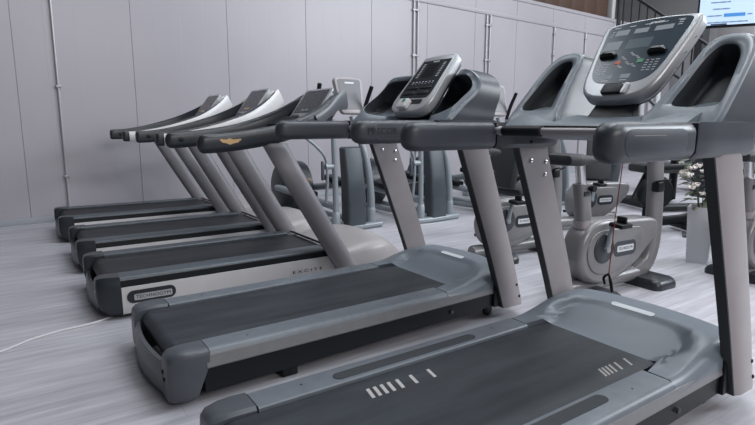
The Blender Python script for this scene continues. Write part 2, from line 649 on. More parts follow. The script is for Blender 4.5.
def precor(loc, rz, label, console_kind):
    T = thing('treadmill', label, 'treadmill', loc, rz, 'row of treadmills')
    hz0 = 1.088 if console_kind == 'wide' else 1.101      # handrail height
    # --- lower frame
    mb = MB()
    for s in (-1, 1):
        lo = []
        for y, z0, z1 in ((0.09, 0.045, 0.158), (0.9, 0.060, 0.158), (1.86, 0.085, 0.165)):
            lo.append([(s * 0.372, y, z0), (s * 0.400, y, z0), (s * 0.400, y, z1), (s * 0.372, y, z1)])
        mb.loft(lo)
    for y in (0.25, 0.8, 1.35, 1.8):
        mb.box((0, y, 0.10), (0.75, 0.07, 0.05))
    mb.box((0, 0.80, 0.165), (0.56, 1.5, 0.05))
    fr = mb.build('frame', M['black'], T)
    for s in (-1, 1):
        q = MB(); q.lathe([(0.011, 0), (0.011, 0.006), (0.006, 0.008)], (0, 0, 0), 'X', 12)
        if s < 0:
            for v in q.bm.verts: v.co.x *= -1
        for v in q.bm.verts: v.co += Vector((s * 0.404, 1.44, 0.115))
        q.build('bolt', M['uprightdark'], fr)
        q = MB()
        q.lathe([(0.028, -0.012), (0.034, -0.008), (0.034, 0.008), (0.028, 0.012)], (s * 0.33, 1.80, 0.034), 'X', 16)
        q.box((s * 0.33, 1.80, 0.065), (0.03, 0.03, 0.06))
        q.build('wheel', M['black'], T)
        q = MB(); q.box((s * 0.35, 0.48, 0.028), (0.06, 0.08, 0.056), 0.01); q.build('foot', M['black'], T)
    # --- belt
    bl = belt_mesh(0.262, -0.020, 1.545, 0.217).build('running_belt', M['belt'], T)
    if console_kind == 'wide':
        def marks(xc0, xc1, ys, w, sl):
            for y in ys:
                q = MB()
                q.quad((xc0, y, 0.2176), (xc1, y - sl, 0.2176), (xc1, y + w - sl, 0.2176), (xc0, y + w, 0.2176))
                q.build('tick_mark', M['marking'], bl, smooth=False)
        marks(-0.192, -0.128, (0.480, 0.508, 0.537, 0.568, 0.606, 0.668, 0.752), 0.014, 0.014)
        marks(0.168, 0.220, (1.300, 1.320, 1.342, 1.366, 1.402, 1.466), 0.011, 0.028)
    # --- rear cover: two caps and the bar below the belt
    mb = MB()
    for s in (-1, 1):
        lo = []
        for y, xi, xo, zt, zb in ((-0.050, 0.282, 0.366, 0.186, 0.034), (-0.044, 0.277, 0.380, 0.212, 0.024), (-0.026, 0.274, 0.391, 0.226, 0.019),
                              (0.02, 0.272, 0.402, 0.231, 0.018), (0.06, 0.272, 0.406, 0.231, 0.024), (0.112, 0.272, 0.406, 0.229, 0.15)):
            r_ = 0.020
            lo.append([(s * xi, y, zb), (s * (xo - r_), y, zb), (s * xo, y, zb + r_), (s * xo, y, zt - r_ * 1.2), (s * (xo - r_ * 0.3), y, zt - r_ * 0.4),
                       (s * (xo - r_), y, zt), (s * (xi + 0.012), y, zt), (s * xi, y, zt - 0.012)])
        mb.loft(lo)
    lo = []
    for i in range(13):
        x = -0.29 + 0.58 * i / 12
        bow = 0.030 * (1 - (x / 0.29) ** 2)
        yb = -0.050 - bow
        lo.append([(x, yb + 0.05, 0.022), (x, yb + 0.012, 0.022), (x, yb, 0.04), (x, yb + 0.002, 0.13), (x, yb + 0.012, 0.165), (x, yb + 0.028, 0.168), (x, yb + 0.03, 0.03)])
    mb.loft(lo)
    rc = mb.build('rear_cover', M['cap'], T)
    for x, z in ((0.300, 0.138), (0.322, 0.112)):
        q = MB()
        q.lathe([(0.0085, 0.0), (0.0085, -0.010), (0.004, -0.012)], (x, -0.045, z), 'Y', 12)
        q.build('bolt', M['black'], rc)
    # --- foot rails
    for s in (-1, 1):
        lo = []
        for y, dz in ((0.117, 0), (0.5, 0), (1.0, 0), (1.418, 0)):
            sec = [(0.270, 0.180), (0.270, 0.221), (0.275, 0.2262), (0.372, 0.2262), (0.386, 0.222), (0.394, 0.213), (0.400, 0.198), (0.400, 0.190), (0.300, 0.185)]
            lo.append([(s * x, y, z + dz) for x, z in sec])
        mb = MB(); mb.loft(lo)
        rl = mb.build('foot_rail', M['rail'], T)
        out = rrect(0.050, 0.70, 0.025, 5)
        if console_kind == 'wide':
          q = MB(); q.prism([(s * 0.315 + a, 0.77 + b_) for a, b_ in out], lambda x, y, t: Vector((x, y, t)), 0.2255, 0.2282)
          q.build('grip_pad', M['pad'], rl)
        q = MB()
        for y in (0.30, 1.25):
            q.lathe([(0.004, 0.2262), (0.004, 0.2272)], (s * 0.335, y, 0), 'Z', 8)
        q.build('screw', M['black'], rl)
        lo = []
        for y, z0, z1 in ((0.10, 0.150, 0.205), (0.9, 0.152, 0.203), (1.84, 0.160, 0.202)):
            lo.append([(s * 0.385, y, z0), (s * 0.404, y, z0), (s * 0.409, y, z0 + 0.006), (s * 0.402, y, z1), (s * 0.385, y, z1)])
        mb = MB(); mb.loft(lo)
        mb.build('side_strip', M['strip'], T)
    # --- motor cover: concave scoop rising from the belt to a plateau
    mb = MB()
    xs = [-0.405, -0.402, -0.392, -0.375] + [-0.355 + 0.71 * i / 34 for i in range(35)] + [0.375, 0.392, 0.402, 0.405]
    NY = 56

    def hood_front(x):
        return 2.06 - 0.06 * (abs(x) / 0.40) ** 2

    def hood_rear(x):
        return 1.425 + (1.538 - 1.425) * (1 - sstep(0.268, 0.285, abs(x)))

    def hz(x, y):
        ax = abs(x)
        # bowl: rounded-corner region behind the ridge line
        hw_ = 0.270 + 0.045 * sstep(1.535, 1.66, y)
        rc_, yb_ = 0.17, 1.815
        qx, qy = max(ax - (hw_ - rc_), 0.0), max(y - (yb_ - rc_), 0.0)
        sd = math.hypot(qx, qy) - rc_
        zs = 0.217 + 0.070 * sstep(1.545, 1.86, y)
        zr = 0.2262 + 0.075 * sstep(1.44, 1.80, y) - 0.030 * sstep(0.29, 0.44, ax) * sstep(1.44, 1.80, y)
        k_ = sstep(-0.034, 0.018, sd)
        z = min(zs, zr + 0.01) * (1 - k_) + zr * k_
        z += 0.004 * sstep(1.6, 1.9, y) * (1 - (x / 0.4) ** 2)
        yf = hood_front(x)
        fall = sstep(yf - 0.13, yf, y)
        z = z - fall ** 2 * 0.16
        return z
    rows = []
    for x in xs:
        y0, y1 = hood_rear(x), hood_front(x)
        row = []
        for j in range(NY + 1):
            y = y0 + (y1 - y0) * j / NY
            z = hz(x, y)
            ax = abs(x)
            if ax > 0.372:
                z -= 0.048 * sstep(0.366, 0.412, ax) ** 2
            row.append(mb.bm.verts.new((x, y, z)))
        rows.append(row)
    for i in range(len(rows) - 1):
        for j in range(NY):
            mb.bm.faces.new((rows[i][j], rows[i + 1][j], rows[i + 1][j + 1], rows[i][j + 1]))
    # skirt
    bd = [r[0] for r in rows]
    ring = [r[0] for r in rows] + rows[-1][1:] + [r[-1] for r in reversed(rows[:-1])] + list(reversed(rows[0][1:-1]))
    low = [mb.bm.verts.new((v.co.x, v.co.y, min(v.co.z - 0.004, 0.190) if v.co.y < 1.9 else 0.10)) for v in ring]
    for i in range(len(ring)):
        k2 = (i + 1) % len(ring)
        mb.bm.faces.new((ring[i], ring[k2], low[k2], low[i]))
    mb.bm.faces.new(low)
    hd = mb.build('motor_cover', M['hood'], T, sharp=50)
    q = MB()
    out = rrect(0.205, 0.026, 0.013, 5)
    q.prism(out, lambda x, y, t: Vector((x - 0.01, 1.822 + y, hz(x - 0.01, 1.822 + y) + t)), -0.003, 0.0016)
    q.build('white_label', M['print'], hd)
    # --- uprights
    for s in (-1, 1):
        path = [V(s * 0.421, 1.912, 0.070), V(s * 0.421, 1.812, 0.36), V(s * 0.421, 1.690, 0.68), V(s * 0.421, 1.546, 1.05)]
        path = cr_open(path, 4)
        pr = [(-0.024, -0.104), (0.014, -0.104), (0.026, -0.072), (0.028, 0.045), (0.020, 0.080), (0.008, 0.090), (-0.024, 0.090)]
        if s < 0:
            pr = [(-a, b_) for a, b_ in reversed(pr)]
        mb = MB()
        loops = []
        for i, p in enumerate(path):
            dk = 0.84 + 0.16 * i / (len(path) - 1)
            loops.append([p + Vector((a, b_ * dk, 0)) for a, b_ in pr])
        mb.loft(loops)
        up = mb.build('upright', M['upright'], T, sharp=25)
        # dark rear edge
        mb = MB()
        loops = []
        for i, p in enumerate(path):
            dk = 0.84 + 0.16 * i / (len(path) - 1)
            loops.append([p + Vector((s * a, b_ * dk, 0)) for a, b_ in ((-0.0245, -0.1085), (0.0125, -0.1085), (0.0145, -0.1030), (-0.0245, -0.1030))])
        mb.loft(loops)
        mb.build('edge_trim', M['uprightdark'], up)
        q = MB()
        ends = [(0.97, 1.535), (0.96, 1.64), (0.90, 1.64)] if s < 0 else [(0.97, 1.535), (0.96, 1.64)]
        for z, y in ends:
            q.lathe([(0.0085, 0), (0.0085, 0.005), (0.004, 0.007)], (0, 0, 0), 'X', 12)
        k_ = 0
        for i, v in enumerate(q.bm.verts):
            j = i // 36
            v.co = Vector((s * (0.397 - v.co.x), ends[j][1] + v.co.y, ends[j][0] + v.co.z))
        q.build('bolt', M['chrome'], up)
        q = MB()
        for z, y in ((0.125, 1.945), (0.20, 1.915)):
            q.lathe([(0.008, 0.444), (0.008, 0.451), (0.004, 0.4525)], (0, y, z), 'X', 10)
        if s < 0:
            for v in q.bm.verts: v.co.x *= -1
        q.build('bolt', M['black'], up)
        q = MB(); q.box((s * 0.402, 1.80, 0.155), (0.03, 0.07, 0.15), 0.004); q.build('mount_bracket', M['black'], T)
    # --- handrails
    for s in (-1, 1):
        pr = rrect(0.086, 0.116 if console_kind == 'wide' else 0.110, 0.034, 6)
        path, scs = [], []
        for k in range(10):
            a = PI / 2 * k / 9
            path.append(V(s * 0.413, (0.835 if (s > 0 and console_kind == 'wide') else 0.792) + 0.060 * (1 - math.cos(a)), hz0))
            scs.append((max(0.10, math.sin(a) ** 0.9), max(0.20, math.sin(a) ** 0.8)))
        for y in (0.95, 1.0, 1.1, 1.2, 1.262, 1.268):
            path.append(V(s * 0.413, y, hz0)); scs.append((1, 1) if y < 1.265 else (0.95, 0.95))
        mb = MB(); mb.sweep(path, pr, scales=scs)
        hr = mb.build('handrail', M['grey'], T)
        # soft flat badge plate and lettering on the outer face
        ob = rrect(0.33, 0.078, 0.036, 6)
        q = MB(); q.prism(ob, lambda u, v, t: Vector((s * (0.4545 + t), 1.052 + u, hz0 + v)), 0, 0.0024, 0.0012)
        q.build('badge_plate', M['grey'], hr)
        if s > 0:
            if console_kind == 'narrow':
                writing('lettering', 'PRECOR', 0.040, (0.4566, 0.935, 1.104), (0, 1, 0), (0, 0, 1), M['navyblack'], hr, 0.0008, width=0.165, off=0.0008)
            else:
                q = MB(); q.box((0.4568, 1.01, hz0 + 0.02), (0.0010, 0.16, 0.0016)); q.build('groove_line', M['upright'], hr)
        # front piece up to the upright
        path = [V(s * 0.413, y, hz0 - 0.002) for y in (1.276, 1.282, 1.40, 1.55, 1.66, 1.685, 1.695)]
        pb = [(0.028, -0.054), (0.043, -0.036), (0.045, 0.02), (0.044, 0.060), (-0.036, 0.060), (-0.043, 0.04), (-0.043, -0.036), (-0.028, -0.054)]
        if s < 0: pb = [(-a, b_) for a, b_ in reversed(pb)]
        mb = MB(); mb.sweep(path, pb, scales=[(0.95, 0.95), (1, 1), (1, 1), (1, 1), (1, 1), (0.94, 0.94), (0.8, 0.8)])
        sc_ = mb.build('handrail_bracket', M['grey'], T)
        q = MB(); q.lathe([(0.009, 0), (0.009, 0.004), (0.005, 0.006)], (0, 0, 0), 'X', 12)
        for v in q.bm.verts: v.co = Vector((s * (0.371 - v.co.x), 1.50 + v.co.y, hz0 - 0.031 + v.co.z))
        q.build('bolt', M['black'], sc_)
        # cowl with a storage pocket
        if console_kind == 'wide':
            oc = [(.447, 1.40), (.450, 1.50), (.444, 1.60), (.430, 1.67), (.395, 1.712), (.34, 1.722), (.29, 1.714), (.262, 1.685), (.247, 1.62), (.228, 1.54), (.200, 1.46), (.185, 1.41), (.30, 1.382), (.40, 1.380)]
            pc = [(.420, 1.490), (.416, 1.53), (.408, 1.585), (.396, 1.640), (.370, 1.674), (.335, 1.683), (.308, 1.676), (.289, 1.645), (.278, 1.60), (.269, 1.54), (.260, 1.495), (.267, 1.472), (.33, 1.466), (.402, 1.469)]
            za, zb_, zk = 1.486, 1.222, 1.03
            by0, bk, cen = 1.705, 0.30, Vector((0.335, 1.575, 0))
        else:
            oc = [(.447, 1.33, 1.150), (.452, 1.43, 1.230), (.450, 1.535, 1.305), (.432, 1.572, 1.36), (.39, 1.575, 1.405), (.32, 1.585, 1.432), (.22, 1.64, 1.440), (.12, 1.71, 1.43), (.06, 1.71, 1.40), (.06, 1.68, 1.33), (.06, 1.61, 1.24), (.08, 1.53, 1.17), (.2, 1.42, 1.145), (.34, 1.345, 1.140)]
            pc = [(.418, 1.405, 1.235), (.427, 1.46, 1.278), (.424, 1.515, 1.318), (.40, 1.545, 1.355), (.36, 1.557, 1.388), (.30, 1.575, 1.403), (.21, 1.63, 1.409), (.13, 1.685, 1.410), (.09, 1.69, 1.38), (.085, 1.66, 1.32), (.085, 1.60, 1.25), (.10, 1.535, 1.20), (.2, 1.45, 1.187), (.34, 1.39, 1.203)]
            za, zb_, zk = 1.340, 1.160, 1.10
            by0, bk, cen = 1.665, 0.30, Vector((0.26, 1.57, 1.30))
        o2 = cr_closed([(p[0], p[1], p[2] if len(p) > 2 else 0) for p in oc], 5)
        p2 = cr_closed([(p[0], p[1], p[2] if len(p) > 2 else 0) for p in pc], 5)
        flat = console_kind == 'wide'
        fn = Vector((0, -zk, 1)).normalized() if flat else Vector((-0.30 * s, -0.75, 0.60)).normalized()

        def cowl_z(y):
            return zb_ + zk * (y - za)

        def rim(p, d=0.0):
            return Vector((s * p.x, p.y, cowl_z(p.y) if flat else p.z)) + fn * d

        def backp(p):
            yb = by0 + bk * (p.y - 1.36)
            return Vector((s * (p.x * 0.985), max(yb, p.y + 0.03), (cowl_z(p.y) if flat else p.z) - 0.014))
        loops = [[backp(p) for p in o2],
                 [rim(p).lerp(backp(p), 0.5) for p in o2],
                 [rim(p).lerp(backp(p), 0.05) - fn * 0.003 for p in o2]]
        mb = MB(); mb.loft(loops, cap=False)
        mb.bm.faces.new([v for v in mb.bm.verts][:len(o2)])
        cw = mb.build('cowl', M['grey'], T, sharp=55)
        loops = [[rim(p).lerp(backp(p), 0.052) - fn * 0.003 for p in o2],
                 [rim(p.lerp(cen, 0.03), 0.002) for p in o2],
                 [rim(p.lerp(cen, 0.07), 0.004) for p in o2],
                 [rim(q_.lerp(p, 0.12), 0.003) for p, q_ in zip(o2, p2)],
                 [rim(q_, -0.004) for q_ in p2]]
        mb = MB(); mb.loft(loops, cap=False)
        mb.build('cowl_fascia', M['hood'], cw, sharp=55)
        loops = [[rim(q_, -0.003) for q_ in p2], [rim(q_.lerp(cen, 0.04), -0.04) for q_ in p2], [rim(q_.lerp(cen, 0.10), -0.075) for q_ in p2], [rim(q_.lerp(cen, 0.4), -0.085) for q_ in p2]]
        mb = MB(); mb.loft(loops, cap=False)
        mb.bm.faces.new([v for v in mb.bm.verts][-len(p2):])
        mb.build('storage_pocket', M['pocket'], cw, sharp=60)
    # --- dash between the handrails
    mb = MB()
    lo = []
    for i in range(19):
        x = -0.385 + 0.77 * i / 18
        e = sstep(0.16, 0.34, abs(x))
        zb = 0.005 - 0.012 * e
        sec = [(1.325 + .01 * e, 1.098), (1.310 + .01 * e, 1.124), (1.325 + .01 * e, 1.134), (1.400, 1.150 + .010 * e), (1.50, 1.172 + .020 * e), (1.60, 1.180 + .03 * e), (1.66, 1.150), (1.66, 1.085), (1.42, 1.080)]
        lo.append([(x, y, z - zb) for y, z in sec])
    mb.loft(lo)
    ds = mb.build('dash', M['hood'], T)
    q = MB(); q.box((0, 1.318, 1.116), (0.68, 0.030, 0.034), 0.006); q.build('dash_lip', M['black'], ds)
    q = MB(); q.box((0.05, 1.352, 1.1275), (0.07, 0.03, 0.004), 0.001, (math.radians(14), 0, 0)); q.build('instruction_label', M['orange'], ds)
    # --- pulse grip bar
    mb = MB(); mb.tube([(-0.375, 1.275, 1.110), (-0.30, 1.275, 1.110), (0.30, 1.275, 1.110), (0.375, 1.275, 1.110)], 0.0155, 14)
    gb = mb.build('pulse_bar', M['upright'], T)
    for s in (-1, 1):
        q = MB(); q.tube([(s * 0.335, 1.275, 1.110), (s * 0.330, 1.275, 1.110), (s * 0.135, 1.275, 1.110), (s * 0.130, 1.275, 1.110)], [0.017, 0.0225, 0.0225, 0.017], 14)
        gr = q.build('grip', M['black'], gb)
        q = MB(); q.tube([(s * 0.356, 1.275, 1.110), (s * 0.336, 1.275, 1.110)], 0.020, 14); q.build('grip_ring', M['silver'], gb)
        q = MB(); q.box((s * 0.215, 1.266, 1.1245), (0.11, 0.014, 0.004), 0.002, (math.radians(28), 0, 0)); q.build('pulse_sensor', M['silver'], gr)
    # --- console
    P0 = Vector((0, 1.47, 1.19)) + (CS * 0.036 + Vector((-0.010, 0, 0)) if console_kind == 'wide' else Vector((-0.014, -0.050, 0.026)))

    def fr_(x, s_, t):
        return P0 + Vector((x, 0, 0)) + CS * s_ + CN * t
    mb = MB()
    mb.loft([[fr_(a * 0.9, 0.14 + b_, -0.05) for a, b_ in rrect(0.15, 0.12, 0.03)], [V(a, 1.535 + b_ * 0.5, 1.165) for a, b_ in rrect(0.20, 0.16, 0.04)]])
    mb.build('console_mount', M['black'], T)
    if console_kind == 'wide':
        half = [(0.0, 0.030), (0.075, 0.036), (0.128, 0.062), (0.160, 0.115), (0.180, 0.22), (0.196, 0.33), (0.206, 0.425), (0.200, 0.452), (0.178, 0.462), (0.09, 0.473)]
        dh = [(0.0, 0.108), (0.085, 0.116), (0.128, 0.148), (0.150, 0.21), (0.166, 0.32), (0.178, 0.415), (0.172, 0.438), (0.155, 0.447), (0.08, 0.458)]
    else:
        half = [(0.0, -0.014), (0.09, -0.011), (0.147, 0.014), (0.170, 0.060), (0.172, 0.12), (0.160, 0.26), (0.150, 0.395), (0.143, 0.418), (0.125, 0.428), (0.06, 0.433)]
        dh = [(0.0, 0.090), (0.105, 0.090), (0.132, 0.105), (0.138, 0.14), (0.132, 0.25), (0.126, 0.375), (0.12, 0.385), (0.06, 0.388)]

    def full(h):
        top = 0.475 if (h is half and console_kind == 'wide') else h[-1][1] + 0.002
        c = [(a, b_, 0) for a, b_ in h] + [(0, top, 0)] + [(-a, b_, 0) for a, b_ in reversed(h[1:])]
        return [(p.x, p.y) for p in cr_closed(c, 4)]
    mb = MB(); mb.prism(full(half), fr_, -0.062, 0.0, 0.016, 4)
    cs = mb.build('console', M['silver'], T, sharp=60)
    q = MB(); q.prism(full(half), lambda x, s_, t: fr_(x * 0.93, 0.21 + (s_ - 0.21) * 0.93, t), -0.075, -0.058, 0.006, 2)
    q.build('console_back', M['grey'], cs)
    mb = MB(); mb.prism(full(dh), fr_, -0.003, 0.0016, 0.001, 1)
    dp = mb.build('display_panel', M['display'] if console_kind == 'wide' else M['darkdisplay'], cs)

    def rects(name, lst, m_, t=0.0021, parent=dp):
        q = MB()
        for x, s_, w, h in lst:
            q.loft([[fr_(x + a * w / 2, s_ + b_ * h / 2, tt) for a, b_ in ((-1, -1), (1, -1), (1, 1), (-1, 1))] for tt in (0.0012, t)])
        return q.build(name, m_, parent, smooth=False)
    rnd = random.Random(3)
    if console_kind == 'wide':
        rects('lcd_window', [(0.0, 0.325, 0.105, 0.055)], M['lcd'])
        for rc_ in [(-0.105, 0.40, 0.06, 0.032), (-0.02, 0.40, 0.06, 0.026), (0.075, 0.40, 0.075, 0.026), (-0.115, 0.325, 0.07, 0.05), (-0.06, 0.145, 0.045, 0.022), (0.02, 0.145, 0.04, 0.022)]:
            rects('key_window', [rc_], M['softprint'], 0.0019)
        pr_ = []
        for cx_, cs_ in ((0, 0.215), (-0.03, 0.245), (0.03, 0.245), (0.0, 0.265), (-0.03, 0.20), (0.03, 0.20)):
            pr_ += [(cx_ + dx_, cs_ + dy_, 0.012, 0.0026) for dx_, dy_ in ((-.008, .008), (.008, -.006), (0.0, 0.0))]
        for rr_ in range(5):
            for cc_ in range(3):
                pr_.append((-0.122 + cc_ * 0.017, 0.165 + rr_ * 0.013, 0.009 + 0.004 * rnd.random(), 0.0026))
                pr_.append((0.082 + cc_ * 0.020, 0.170 + rr_ * 0.013, 0.010 + 0.006 * rnd.random(), 0.0026))
        for cc_ in range(5):
            pr_.append((-0.14 + cc_ * 0.068, 0.433, 0.028, 0.003))
        for rr_ in range(3):
            pr_.append((0.135, 0.405 + rr_ * 0.011, 0.018, 0.003))
            pr_.append((-0.150, 0.385 + rr_ * 0.013, 0.010, 0.003))
        pr_ += [(-0.06, 0.124, 0.03, 0.003), (0.02, 0.124, 0.03, 0.003)]
        rects('key_print', pr_, M['print'])
        rects('stop_button', [(-0.046, 0.222, 0.026, 0.018)], M['red'], 0.003)
        rects('start_button', [(0.050, 0.222, 0.026, 0.018)], M['green'], 0.003)
        for s, xx in ((-1, -0.105), (1, 0.105)):
            q = MB()
            sec = [(0, 0), (0.0, 0.014), (0.012, 0.022), (0.028, 0.016), (0.034, 0)]
            q.loft([[fr_(xx - 0.036 + dx_, 0.252 + a * k_, b_ * k_ + 0.001) for a, b_ in sec] for dx_, k_ in ((0, 0.75), (0.01, 1.0), (0.055, 1.0), (0.07, 0.6))])
            q.build('speed_paddle', M['black'], dp)
        writing('lettering', 'precor', 0.021, fr_(0.03, 0.437, 0.002), (1, 0, 0), CS, M['print'], dp, 0.0004, width=0.060, off=0.0006, shear=0.15)
        q = MB(); q.prism([(a, 0.073 + b_) for a, b_ in rrect(0.085, 0.048, 0.010)], fr_, 0.0, 0.014, 0.004)
        sk = q.build('safety_key', M['black'], cs)
        q = MB(); q.prism([(a + 0.052, 0.076 + b_) for a, b_ in rrect(0.022, 0.055, 0.010)], fr_, 0.0, 0.010, 0.003)
        q.build('key_clip', M['silver'], sk)
        for zz in (0.2, 0.28, 0.36):
            q = MB(); q.lathe([(0.004, 0), (0.003, 0.003)], (0, 0, 0), 'X', 8)
            for v in q.bm.verts: v.co = fr_(0.176 + zz * 0.064 + v.co.x, zz, -0.034) + Vector((0, v.co.y, v.co.z))
            q.build('screw', M['chrome'], cs)
    else:
        rects('lcd_window', [(-0.005, 0.305, 0.10, 0.11)], mat('black_lcd', (0.012, 0.013, 0.015), 0.15))
        pr_ = []
        for rr_ in range(9):
            pr_.append((-0.092, 0.255 + rr_ * 0.013, 0.020, 0.004))
            pr_.append((0.088, 0.255 + rr_ * 0.013, 0.022, 0.004))
        for cc_ in range(7):
            pr_.append((-0.09 + cc_ * 0.030, 0.215, 0.014, 0.005))
            pr_.append((-0.09 + cc_ * 0.030, 0.203, 0.010, 0.003))
        rects('key_print', pr_, M['print'])
        writing('lettering', 'PRECOR', 0.014, fr_(0.0, 0.374, 0.002), (1, 0, 0), CS, M['print'], dp, 0.0004, width=0.055, off=0.0005)
        for s_, sz in ((0.168, 0.018), (0.128, 0.024)):
            for xx in (-0.062, 0.062):
                q = MB(); q.prism([(a + xx, s_ + b_) for a, b_ in rrect(0.105, sz, 0.008)], fr_, 0.0, 0.006, 0.003)
                q.build('key_slot', M['black'], dp)
        q = MB(); q.prism([(a + 0.03, 0.062 + b_) for a, b_ in rrect(0.15, 0.034, 0.012)], fr_, -0.002, 0.002); q.build('key_recess', M['black'], cs)
        q = MB(); q.prism([(a - 0.022, 0.035 + b_) for a, b_ in rrect(0.085, 0.066, 0.014)], fr_, 0.0, 0.030, 0.006)
        sk = q.build('safety_key', M['white'], cs)
        sk['label'] = 'white key block with a green dot'
        q = MB(); q.prism([(a - 0.016, 0.050 + b_) for a, b_ in ell(0.012, 0.012)], fr_, 0.029, 0.033); q.build('green_dot', M['green'], sk)
    return T


t_near = precor((0, 0, 0), 0, 'nearest grey treadmill, wide silver console and white tick marks on the belt', 'wide')
t_second = precor((-1.2029, -0.0032, 0), 0.0125, 'second treadmill from the camera, narrow console with a white key and a lettered handrail', 'narrow')

# ------------------------------------------------------------------ far treadmills (three of another kind)


def excite(cx, dy, label, shell, arm_badge):
    T = thing('treadmill', label, 'treadmill', (cx, dy, 0), 0, 'row of treadmills')
    mb = MB()
    mb.box((0, 0.75, 0.085), (0.74, 1.6, 0.09))
    mb.build('frame', M['black'], T)
    for s in (-1, 1):
        q = MB(); q.lathe([(0.03, 0), (0.03, 0.02), (0.02, 0.045)], (s * 0.33, 0.1, 0), 'Z', 14); q.build('foot', M['black'], T)
        q = MB(); q.lathe([(0.03, 0), (0.03, 0.02), (0.02, 0.045)], (s * 0.33, 1.7, 0), 'Z', 14); q.build('foot', M['black'], T)
    belt_mesh(0.262, -0.115, 1.42, 0.228, 0.05).build('running_belt', M['beltdark'], T)
    # rear cover
    mb = MB()
    for s in (-1, 1):
        lo = []
        for y, xi, xo, zt, zb in ((-0.162, 0.288, 0.372, 0.225, 0.125), (-0.155, 0.280, 0.386, 0.243, 0.085), (-0.135, 0.272, 0.398, 0.250, 0.045), (-0.10, 0.268, 0.410, 0.252, 0.020), (-0.036, 0.268, 0.424, 0.250, 0.018)):
            r_ = 0.022
            lo.append([(s * xi, y, zb), (s * (xo - r_), y, zb), (s * xo, y, zb + r_), (s * xo, y, zt - 0.06), (s * (xo - 0.012), y, zt - 0.02), (s * (xo - 0.03), y, zt), (s * (xi + 0.012), y, zt), (s * xi, y, zt - 0.012)])
        mb.loft(lo)
    lo = []
    for i in range(13):
        x = -0.31 + 0.62 * i / 12
        yb = -0.152 - 0.022 * (1 - (x / 0.31) ** 2)
        lo.append([(x, yb + 0.05, 0.03), (x, yb + 0.014, 0.03), (x, yb, 0.05), (x, yb + 0.002, 0.13), (x, yb + 0.012, 0.155), (x, yb + 0.03, 0.155)])
    mb.loft(lo)
    rc = mb.build('rear_cover', M['navyblack'], T)
    q = MB(); q.lathe([(0.006, 0), (0.006, -0.003)], (0.345, -0.163, 0.17), 'Y', 10); q.build('screw', M['silver'], rc)
    for s in (-1, 1):
        lo = []
        for y in (-0.034, 0.6, 1.33):
            lo.append([(s * 0.264, y, 0.19), (s * 0.264, y, 0.240), (s * 0.270, y, 0.2465), (s * 0.375, y, 0.2465), (s * 0.392, y, 0.241), (s * 0.400, y, 0.230), (s * 0.400, y, 0.20)])
        mb = MB(); mb.loft(lo); rl = mb.build('foot_rail', M['raildark'], T)
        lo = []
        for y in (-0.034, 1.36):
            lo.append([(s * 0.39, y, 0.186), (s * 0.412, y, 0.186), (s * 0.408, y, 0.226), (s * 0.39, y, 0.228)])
        mb = MB(); mb.loft(lo); mb.build('black_strip', M['black'], T)  # black band between the foot rail and the pale side panel
        lo = []
        for y, z0, z1 in ((-0.034, 0.030, 0.189), (0.7, 0.036, 0.189), (1.36, 0.05, 0.189), (1.40, 0.05, 0.19)):
            lo.append([(s * 0.385, y, z0), (s * 0.424, y, z0), (s * 0.430, y, z0 + 0.01), (s * 0.422, y, z1), (s * 0.385, y, z1)])
        mb = MB(); mb.loft(lo); sp = mb.build('side_panel', M['sidewhite'], T)
        if s > 0 and cx > -3:
            q = MB(); q.prism(rrect(0.275, 0.076, 0.036, 6), lambda u, v, t: Vector((0.4275 - v * 0.05 + t, 0.130 + u, 0.128 + v)), 0, 0.0016)
            bd = q.build('badge_recess', M['navyblack'], sp)
            q = MB(); q.prism(rrect(0.215, 0.036, 0.006, 3), lambda u, v, t: Vector((0.4290 - v * 0.05 + t, 0.138 + u, 0.124 + v)), 0, 0.0014)
            pl = q.build('badge_plate', M['silver'], bd)
            writing('lettering', 'TECHNOGYM', 0.029, (0.4310, 0.138, 0.124), (0, 1, 0), (-0.05, 0, 1), M['black'], pl, 0.0004, width=0.195, off=0.0)
            writing('lettering', 'E X C I T E', 0.030, (0.4300, 1.165, 0.112), (0, 1, 0), (-0.05, 0, 1), M['black'], sp, 0.0004, width=0.23)
    # motor hood: low warm-grey dome with a raised pale lip
    mb = MB()
    lo = []
    for j in range(15):
        t = j / 14
        y = 1.37 + 0.72 * t
        hw = 0.425 * (1 - 0.35 * max(0, (t - 0.35) / 0.65) ** 2.2)
        zt = 0.232 + 0.055 * math.sin(PI * min(1, t * 1.25) * 0.6) - 0.17 * max(0, (t - 0.55) / 0.45) ** 2
        sec = []
        for i in range(15):
            a = PI * i / 14
            xx = -math.cos(a)
            sec.append((hw * (abs(xx) ** 0.75) * (1 if xx > 0 else -1), y + 0.05 * abs(xx) ** 2 * (1 - t), 0.05 + (zt - 0.05) * (math.sin(a) ** 0.35 if 0 < i < 14 else 0)))
        lo.append(sec)
    mb.loft(lo)
    hd = mb.build('motor_cover', M['shellgrey'], T, sharp=60)
    lo = MB(); lo.tube([(-0.40, 1.42, 0.225), (-0.26, 1.385, 0.243), (0, 1.375, 0.248), (0.26, 1.385, 0.243), (0.40, 1.42, 0.225)], 0.009, 8, 5)
    lo.build('cover_edge', M['black'], hd)
    # uprights: sloping oval tubes
    for s in (-1, 1):
        path = cr_open([V(s * 0.445, 1.495, 0.06), V(s * 0.44, 1.26, 0.45), V(s * 0.43, 0.99, 0.92), V(s * 0.42, 0.945, 1.01)], 5)
        mb = MB()
        mb.loft([[p + Vector((a, b_, 0)) for a, b_ in ell(0.036, 0.088, 18)] for p in path])
        mb.build('upright', M['post'], T)
    # arms
    up_ = 0.012 if shell is not None else 0.0
